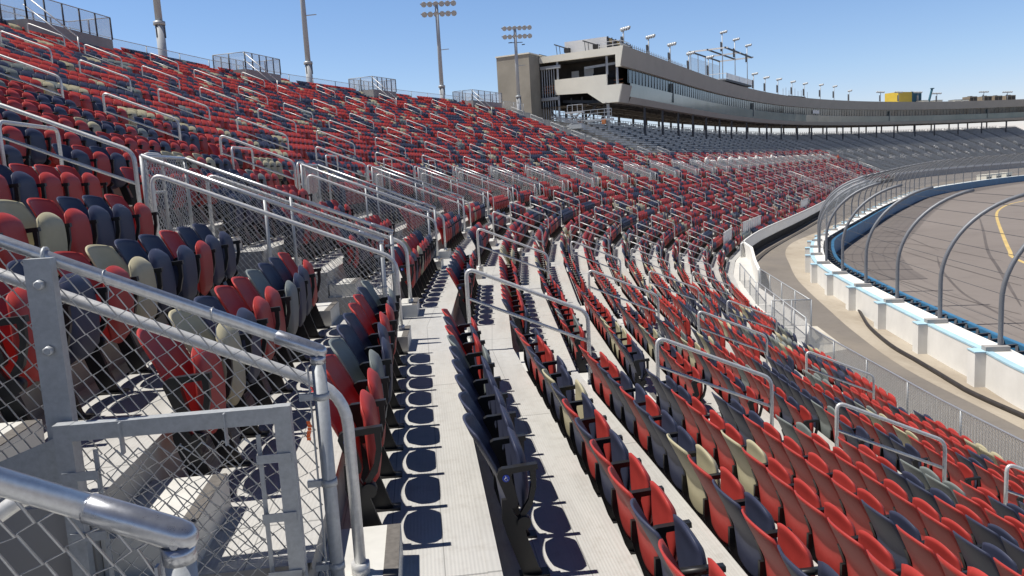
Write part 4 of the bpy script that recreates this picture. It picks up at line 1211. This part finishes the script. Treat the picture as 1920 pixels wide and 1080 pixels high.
mb = MB(); mb.bar(E(5.4, 12.45, 3.8), E(2.2, 12.6, 3.8), .1, .9); badd('dark_panel', mb, M['darkvoid'])
mb = MB(); mb.bar(E(6., 13.55, 2.), E(.9, 13.75, 2.), .06, .32); badd('foil_duct', mb, M['galv'])
for L, z0_, z1_ in ((2.2, 12.2, 14.62), (9.35, 12.2, 14.62), (9.35, 6.6, 10.2), (.8, 10.78, 13.02)):
    mb = MB(); mb.bar(E(L, z0_, .5), E(L, z1_, .5), .26, .26, up=(1, 0, 0)); badd('end_column', mb, M['galv'])
mb = MB(); mb.bar(E(12.4, 13.95, .3), E(8.8, 13.95, .3), .3, .42); mb.bar(E(12.2, 9.75, .3), E(9.2, 9.75, .3), .3, .42); badd('edge_beam', mb, M['galv'])
mb = MB()
for L in np.arange(9.9, 12.4, .36): mb.bar(E(L, 6.2, .5), E(L, 13.8, .5), .1, .1, up=(1, 0, 0))
badd('stud', mb, M['galv'])
mb = MB()
for z in (10.7, 11.1, 11.5): mb.bar(E(11.9, z, 1.2), E(9.7, z + .05, 1.2), .05, .22)
for L in np.arange(9.9, 11.9, .5): mb.bar(E(L, 10.5, 1.25), E(L, 11.7, 1.25), .08, .08, up=(1, 0, 0))
badd('orange_guard', mb, M['ply'])
mb = MB()
for z in (11.1, 11.6): mb.bar(E(2.0, z, 2.5), E(.7, z, 2.5), .05, .14)
badd('orange_guard', mb, M['ply'])
mb = MB()
for a, b in ((E(11.9, 9.6, .8), E(9.6, 6.8, .8)), (E(7.5, 6.9, 1.5), E(5.8, 8.5, 1.5)), (E(5.6, 6.9, 1.6), E(4.2, 8.6, 1.6)), (E(8.9, 8.5, 2), E(7.7, 6.8, 2)), (E(3.8, 6.2, 1.4), E(2.4, 8.4, 1.4))): mb.bar(a, b, .16, .16)
for L in (8.2, 6.6, 5.0, 3.4): mb.bar(E(L, 6.2, 2.2), E(L, 9.8, 2.2), .22, .22, up=(1, 0, 0))
mb.bar(E(9.4, 9.4, 2.2), E(2.6, 8.75, 2.2), .3, .4)
badd('brace', mb, M['steel'])
mb = MB()
for z in (6.75, 7.25, 7.7): mb.bar(E(9.2, z, -.6), E(1.4, z, -.6), .06, .07)
for L in np.arange(1.4, 9.3, .98): mb.bar(E(L, 6.0, -.6), E(L, 7.72, -.6), .06, .06, up=(1, 0, 0))
mb.bar(E(9.4, 6.35, -.5), E(1.2, 6.3, -.5), .5, .3)
badd('work_rail', mb, M['galv'])
mb = MB()
for L, z, a_ in ((8.6, 6.15, .5), (5.8, 6.0, .35), (2.4, 6.0, .3)): mb.box(E(L, z, -.9), (E(1, 0) - E(0, 0)) * a_ * .9, nE * .15, Vector((0, 0, .28)))
badd('orange_guard', mb, M['ply'])
# --- stair tower
tp = [P(104.3, -24.75, 0), P(104.3, -29.7, 0), P(111.5, -29.7, 0), P(111.5, -24.75, 0)]
te = empty('stair_tower', tp[0] + Vector((0, 0, -3))); iv = Matrix.Translation(-te.location); tag(te, 'plain brownish concrete stair tower at the left end of the suite building', 'tower')
mb = MB(); mb.hexa([v3(p, 4 + 0.) for p in tp][::-1] + [v3(p, 15.62 + GZ) for p in tp][::-1]); fadd('shaft', mb, M['tower'], te, iv)
mb = MB(); tq = [P(104.2, -24.65, 0), P(104.2, -29.8, 0), P(111.6, -29.8, 0), P(111.6, -24.65, 0)]; mb.hexa([v3(p, 15.63 + GZ) for p in tq][::-1] + [v3(p, 15.80 + GZ) for p in tq][::-1]); fadd('coping', mb, M['cream'], te, iv)
# --- roof: white screen box, davits, railings, pergola deck
def roofbox(nm, label, cat, s0_, s1_, Xa, Xb, z0_, z1_, mats, extra=None, group=None):
    p4 = [P(s0_, Xa, 0), P(s0_, Xb, 0), P(s1_, Xb, 0), P(s1_, Xa, 0)]
    e = empty(nm, P((s0_ + s1_) / 2, (Xa + Xb) / 2, z0_)); iv = Matrix.Translation(-e.location)
    mb = MB(); mb.hexa([v3(p, z0_ + GZ) for p in p4][::-1] + [v3(p, z1_ + GZ) for p in p4][::-1]); fadd('casing', mb, M[mats[0]], e, iv)
    if extra: extra(e, iv, p4)
    tag(e, label, cat, group); return e
def ws_extra(e, iv, p4):
    for k in range(7):
        mb = MB(); s = 109.6 + 1.6 * k
        mb.bar(P(s, -15.38, 15.5), P(s, -15.38, 17.35), .14, .14, up=(1, 0, 0)); fadd('frame_post', mb, M['steel'], e, iv)
    mb = MB(); mb.box((P(109.6, -15.42, 15.6) + P(120, -15.42, 17.2)) / 2, (P(120, -15.4, 0) - P(109.6, -15.4, 0)) / 2, frame(12)[0] * .03, Vector((0, 0, .8))); fadd('dark_side', mb, M['interior'], e, iv)
    for s in (110., 113.2, 116.4):
        mb = MB(); mb.bar(P(s, -15.36, 16.9), P(s + 1.2, -15.36, 16.9), .04, .5); fadd('orange_board', mb, M['tan'], e, iv)
roofbox('screen_wall', 'large white sheeted box with dark framed side standing on the near roof end', 'screen', 109.4, 120.2, -15.5, -21.6, 15.37, 17.3, ['white'], ws_extra)
for k, L in enumerate((8.6, 4.4)):
    b = E(L, 15.5, 1.2); e = empty('davit_hoist', b); iv = Matrix.Translation(-b); mb = MB(); ax = (E(1, 0) - E(0, 0))
    mb.bar(b + ax * 1.1 + Vector((0, 0, .1)) - nE * .3, b + ax * 1.1 + Vector((0, 0, 1.45)), .07, .07, up=(1, 0, 0)); mb.bar(b + ax * .5, b + ax * .6 + Vector((0, 0, 1.3)), .07, .07, up=(1, 0, 0)); fadd('mast', mb, M['steel'], e, iv)
    mb = MB(); mb.bar(b + ax * 1.35 + Vector((0, 0, 1.55)), b - ax * .8 + Vector((0, 0, .70)), .13, .16); fadd('boom', mb, M['steel'], e, iv)
    mb = MB(); mb.box(b - ax * .55 + Vector((0, 0, .55)), ax * .38, nE * .3, Vector((0, 0, .28))); fadd('counterweight', mb, M['darkvoid'], e, iv)
    tag(e, 'dark roof davit hoist on the near end parapet, %s one' % ('left' if k == 0 else 'right'), 'hoist', 'davit hoists on the roof end')
e = empty('roof_railing', P(120, -13.6, 15.4)); iv = Matrix.Translation(-e.location); mb = MB()
for s in np.arange(112, 149, .95):
    mb.bar(P(s, -13.2, 15.4), P(s, -14.4, 16.35), .07, .28); mb.bar(P(s, -14.3, 15.4), P(s, -14.3, 16.9), .06, .06, up=(1, 0, 0))
fadd('fin', mb, M['galv'], e, iv); mb = MB()
for z in (16.1, 16.6):
    for a, b in zip(np.arange(112, 145, 3), np.arange(115, 148, 3)): mb.bar(P(a, -14.3, z), P(b, -14.3, z), .06, .06)
fadd('rail', mb, M['galv'], e, iv); tag(e, 'row of slanted seat frames and railing along the near roof edge', 'railing')
e = empty('corner_railing', E(.4, 15.6)); iv = Matrix.Translation(-e.location); mb = MB()
for z in (15.95, 16.4):
    mb.bar(E(.2, z, .4), E(3.2, z - .05, .4), .06, .06); mb.bar(E(.2, z, .4), E(.2, z, 4.5), .06, .06)
for L in (.2, 1.2, 2.2, 3.2): mb.bar(E(L, 15.5, .4), E(L, 16.45, .4), .06, .06, up=(1, 0, 0))
fadd('rail', mb, M['white'], e, iv); tag(e, 'white pipe railing at the near front corner of the roof', 'railing')
# pergola deck
e = empty('roof_pergola', P(188, -18, 15.4)); iv = Matrix.Translation(-e.location)
sa, sb, Xf, Xbk, zd, zp = 177.5, 198.5, -14.2, -21.6, 16.95, 23.2
mb = MB(); mb.hexa([P(*q, zd - .45) for q in ((sb, Xbk), (sb, Xf), (sa, Xf), (sa, Xbk))][::-1] + [P(*q, zd) for q in ((sb, Xbk), (sb, Xf), (sa, Xf), (sa, Xbk))][::-1]); fadd('deck', mb, M['steel'], e, iv)
mb = MB(); s = sa
while s < sb:
    mb.box(P(s + .45, Xf + .02, zd + .62), (P(s + .9, Xf, 0) - P(s, Xf, 0)) * .36, Vector((.02, -.02, 0)), Vector((0, 0, .58))); s += .98
fadd('guard_panel', mb, M['white'], e, iv)
for (s0_, X0, s1_, X1, mt, th_) in ((sa, Xf, sb, Xf, 'steel', .34), (sa, (Xf + Xbk) / 2, sb, (Xf + Xbk) / 2, 'steel', .30), (sa, Xf, sa, Xbk, 'white', .3), (sb, Xf, sb, Xbk, 'white', .3), ((sa + sb) / 2, Xf, (sa + sb) / 2, Xbk, 'white', .26), (sa, Xbk, sb, Xbk, 'steel', .3)):
    mb = MB(); a, b = P(s0_, X0, zp), P(s1_, X1, zp); d = (b - a).normalized() * .5; mb.bar(a - d, b + d, .2, th_); fadd('beam', mb, M[mt], e, iv)
for s in np.linspace(sa, sb, 5):
    mb = MB(); mb.bar(P(s, Xbk, zd), P(s, Xbk, zp), .14, .14, up=(1, 0, 0)); fadd('back_post', mb, M['galv'], e, iv)
mb = MB(); mb.face([P(sa, Xbk, zd), P(sb, Xbk, zd), P(sb, Xbk, zp - 1.), P(sa, Xbk, zp - 1.)]); fadd('back_screen', mb, M['clearpanel'], e, iv)
mb = MB(); mb.bar(P(sa - 6, Xf, zd - .6), P(sa, Xf, zd - .1), .2, .2); mb.bar(P(sa, Xf, zd + 1.1), P(sa, Xbk, zd + 1.1), .1, .1); fadd('stair_rail', mb, M['white'], e, iv)
tag(e, 'open steel pergola frame over a railed deck on the roof', 'pergola')
def roof_light(k, s, zt_, z0_=15.4, X=-15.):
    b = P(s, X, z0_); e = empty('roof_floodlight', b); iv = Matrix.Translation(-b); nx, dy = frame(int((s - S0) / PITCH))
    mb = MB(); mb.tube([P(s, X, z0_), P(s, X, zt_)], .10, 6); fadd('pole', mb, M['galv'], e, iv)
    hb = (zt_ - z0_) * (.62 if zt_ < 22 else .8)
    mb = MB(); mb.box(P(s, X, z0_ + hb - .55) - nx * .25, dy * .17, nx * .14, Vector((0, 0, .95))); fadd('ballast_box', mb, M['steel'], e, iv)
    c = P(s, X, zt_ - .1); ax = (dy * -.55 + nx * .85).normalized(); ax = dy if s > 280 else ax
    L_ = 1.15 if s < 280 else 2.2
    mb = MB(); mb.bar(c - ax * (L_ if s > 280 else .35), c + ax * L_ * (1 if s > 280 else 1.3), .09, .09); fadd('crossarm', mb, M['galv'], e, iv)
    hb_, lb = MB(), MB()
    for j in range(4 if s < 280 else 6):
        t = (-.2 + .5 * j) if s < 280 else (-2.0 + .8 * j)
        lamp(hb_, lb, c + ax * t + Vector((0, 0, .12)), nx * .85 + Vector((0, 0, -.6)), .30)
    o = fadd('lamp_heads', hb_, M['galv'], e, iv); o2 = lb.build('lamp_faces', M['lampwhite'], o); o2.matrix_parent_inverse = iv
    tag(e, 'small floodlight on a short pole, %s along the roof edge of the suite building' % ordw(k + 1), 'floodlight', 'floodlights along the roof edge')
LS = [(115, 18.8), (127.25, 19.2), (139.75, 19.5), (152.5, 19.4), (167, 20.2), (178, 26.3), (188, 26.0), (198, 25.8), (203, 19.8), (212.5, 19.6), (222.5, 19.85), (232.75, 19.8), (241.3, 19.75), (252, 19.9), (260.75, 19.8), (270, 18.8), (288, 18.8), (297.75, 18.9), (307.75, 18.9), (317, 18.5), (338.2, 18.7), (348.2, 18.4), (360, 18.4)]
for k, (s, z) in enumerate(LS): roof_light(k, s, z)
def yt(e, iv, p4):
    mb = MB(); mb.box((P(309.6, -18.97, 15.4) + P(309.6, -18.97, 20.1)) / 2, Vector((0.05, .0, 0)), Vector((0, .05, 0)), Vector((0, 0, 2.3))); fadd('corner_trim', mb, M['white'], e, iv)
    p = [P(309.7, -18.94, 0), P(314.6, -18.94, 0)]
    mb = MB(); d = (p[1] - p[0]); n = Vector((d.y, -d.x, 0)).normalized() * .05
    mb.box(v3((p[0] + p[1]) / 2, 17.5 + GZ), Vector((d.x / 2, d.y / 2, 0)), n, Vector((0, 0, 2.1))); fadd('teal_side', mb, M['teal'], e, iv)
roofbox('roof_hoarding', 'bright yellow and dark teal box standing on the far roof', 'hoarding', 303.5, 314.5, -19, -24, 15.37, 19.5, ['yellow'], yt)
e = empty('crane_boom', P(324, -24, 12)); iv = Matrix.Translation(-e.location); mb = MB(); mb.bar(P(323, -24, 13), P(325.5, -24, 21.2), .55, .5); fadd('boom', mb, M['teal'], e, iv)
mb = MB(); mb.bar(P(324.9, -24, 21.15), P(326.2, -24, 21.2), .5, .3); fadd('boom_tip', mb, M['teal'], e, iv); tag(e, 'slanted dark blue crane boom sticking up behind the far roof', 'crane')
def fan(e, iv, p4):
    c = sum(p4, Vector()) / 4; mb = MB(); mb.tube([v3(c, 17.42 + GZ), v3(c, 17.62 + GZ)], .8, 10); fadd('fan_hood', mb, M['steel'], e, iv)
    for q in (.25, .75):
        mb = MB(); a = p4[0].lerp(p4[3], q); mb.box(v3(a, 16.4 + GZ), (p4[3] - p4[0]) * .2, Vector((.03, -.05, 0)), Vector((0, 0, .6))); fadd('louvre', mb, M['interior'], e, iv)
for k, s in enumerate((335, 341.2, 345.6, 351)): roofbox('roof_unit', 'square tan cooling unit on the far roof, %s from the left' % ordw(k + 1), 'cooling unit', s - 1.7, s + 1.5, -16, -19, 15.37, 17.4, ['ac'], fan, 'tan cooling units on the far roof')
for k, s in enumerate((313, 319.5, 328, 331.5)): roofbox('vent_box', 'low pale vent box on the far roof, %s from the left' % ordw(k + 1), 'vent', s - 1.4, s + 1.4, -16, -18.5, 15.37, 16.35, ['cream'], lambda e, iv, p4: fadd('lid', (lambda m: (m.box(v3(sum(p4, Vector()) / 4, 16.4 + GZ), (p4[3] - p4[0]) * .55, (p4[1] - p4[0]) * .55, Vector((0, 0, .05))), m)[1])(MB()), M['steel'], e, iv), 'low vent boxes on the far roof')
e = empty('roof_scaffold', P(237, -17, 15.4)); iv = Matrix.Translation(-e.location); mb = MB()
for s in np.arange(229, 246, 2.1): mb.bar(P(s, -16, 15.4), P(s, -16, 17.6 + .5 * ((s * 7) % 2)), .09, .09, up=(1, 0, 0))
fadd('standards', mb, M['galv'], e, iv); mb = MB(); mb.bar(P(231, -15.4, 15.9), P(243, -15.4, 15.95), .1, .9); fadd('dark_banner', mb, M['darkvoid'], e, iv); tag(e, 'bare scaffold poles with a dark banner on the roof', 'scaffold')
# --- scissor lift, worker and small loose things on the stand
b = P(97.5, -15.6, treadz(-15.6)); e = empty('scissor_lift', b); iv = Matrix.Translation(-b); ax = frame(11)[0]
mb = MB(); mb.box(b + Vector((0, 0, .35)), ax * 1.0, frame(11)[1] * .5, Vector((0, 0, .25))); fadd('chassis', mb, M['galv'], e, iv)
mb = MB()
for z in (.6, 1.3): mb.bar(b - ax * .9 + Vector((0, 0, z)), b + ax * .9 + Vector((0, 0, z + .7)), .1, .08); mb.bar(b + ax * .9 + Vector((0, 0, z)), b - ax * .9 + Vector((0, 0, z + .7)), .1, .08)
fadd('scissor_arms', mb, M['rail'], e, iv)
mb = MB(); mb.box(b + Vector((0, 0, 2.05)), ax * 1.05, frame(11)[1] * .5, Vector((0, 0, .06)))
for q in (-1, -.33, .33, 1): mb.bar(b + ax * q + Vector((0, 0, 2.1)), b + ax * q + Vector((0, 0, 3.0)), .05, .05, up=(1, 0, 0))
mb.bar(b - ax + Vector((0, 0, 3)), b + ax + Vector((0, 0, 3)), .05, .05); fadd('platform', mb, M['rail'], e, iv)
tag(e, 'white scissor lift parked at the top of the red seats below the building', 'lift')
# worker: one skinned body, vest and helmet as clothing
def worker(o, nx, dy):
    pts = {'pel': (0, 0, .92, .12), 'wst': (0, 0, 1.08, .115), 'cst': (.01, 0, 1.30, .14), 'nck': (.0, 0, 1.48, .055), 'hd': (.02, 0, 1.58, .085), 'hd2': (.02, 0, 1.70, .08),
           'shL': (0, .19, 1.42, .06), 'elL': (.03, .26, 1.16, .045), 'wrL': (.16, .24, .95, .035), 'haL': (.21, .23, .90, .035), 'shR': (0, -.19, 1.42, .06), 'elR': (.0, -.27, 1.15, .045), 'wrR': (.08, -.26, .92, .035), 'haR': (.12, -.25, .86, .035),
           'hpL': (0, .1, .86, .09), 'knL': (.05, .11, .48, .065), 'anL': (0, .11, .09, .045), 'toL': (.14, .12, .03, .035), 'hpR': (0, -.1, .86, .09), 'knR': (-.02, -.11, .48, .065), 'anR': (-.1, -.11, .09, .045), 'toR': (.04, -.12, .03, .035)}
    ed = [('pel', 'wst'), ('wst', 'cst'), ('cst', 'nck'), ('nck', 'hd'), ('hd', 'hd2'), ('cst', 'shL'), ('shL', 'elL'), ('elL', 'wrL'), ('wrL', 'haL'), ('cst', 'shR'), ('shR', 'elR'), ('elR', 'wrR'), ('wrR', 'haR'),
          ('pel', 'hpL'), ('hpL', 'knL'), ('knL', 'anL'), ('anL', 'toL'), ('pel', 'hpR'), ('hpR', 'knR'), ('knR', 'anR'), ('anR', 'toR')]
    ks_ = list(pts); me = bpy.data.meshes.new('body')
    me.from_pydata([pts[k][:3] for k in ks_], [(ks_.index(a), ks_.index(b)) for a, b in ed], [])
    b = bpy.data.objects.new('body', me); COL.objects.link(b)
    b.modifiers.new('skin', 'SKIN'); sd = b.modifiers.new('sub', 'SUBSURF'); sd.levels = sd.render_levels = 1
    for i_, k in enumerate(ks_): me.skin_vertices[0].data[i_].radius = (pts[k][3],) * 2; me.skin_vertices[0].data[i_].use_root = (k == 'pel')
    me.materials.append(M['denim'])
    e = empty('person', o); e.matrix_world = Matrix(((nx.x, dy.x, 0, o.x), (nx.y, dy.y, 0, o.y), (0, 0, 1, o.z), (0, 0, 0, 1))); b.parent = e
    mb = MB(); mb.tube([(0, 0, .90), (0, 0, 1.1), (.01, 0, 1.3), (.0, 0, 1.44), (0, 0, 1.5)], .19, 12, 0, True, True, [.9, .85, 1.1, 1.15, .45]); mb.build('vest', M['orange'], e)
    mb = MB(); mb.tube([(.02, 0, 1.64), (.02, 0, 1.70), (.02, 0, 1.77), (.02, 0, 1.80)], .125, 12, 0, True, True, [1.1, 1, .75, .3]); mb.build('helmet', M['orange'], e)
    mb = MB(); mb.tube([(.06, 0, 1.51), (.085, 0, 1.58), (.08, 0, 1.64)], .07, 10, 0, True, True, [.7, 1, .9]); mb.build('face', M['skin'], e)
    tag(e, 'person in orange vest and helmet standing among the farthest red seats', 'person'); return e
sw_ = 226.
i_ = int((sw_ - S0) / PITCH); worker(P(S0 + i_ * PITCH, -.2, tz(1)), *frame(i_))
for k, i in enumerate((13, 14, 15, 16, 18, 20)):
    c = Q(i, .45, -3.35, tz(-3) + .62); me = bpy.data.meshes.new('plastic_cover'); bm = bmesh.new(); bmesh.ops.create_icosphere(bm, subdivisions=2, radius=.42)
    for v in bm.verts: v.co *= 1 + .25 * math.sin(v.co.x * 17 + k) * math.cos(v.co.y * 13 + v.co.z * 9); v.co.z *= 1.15; v.co.x *= .7
    bm.to_mesh(me); bm.free(); me.materials.append(M['white']); o = bpy.data.objects.new('plastic_cover', me); o.location = c; COL.objects.link(o)
    tag(o, 'white plastic cover bundled over the guard loop %s' % AISLE_WORD(i), 'cover', 'plastic covers on the guard loops')
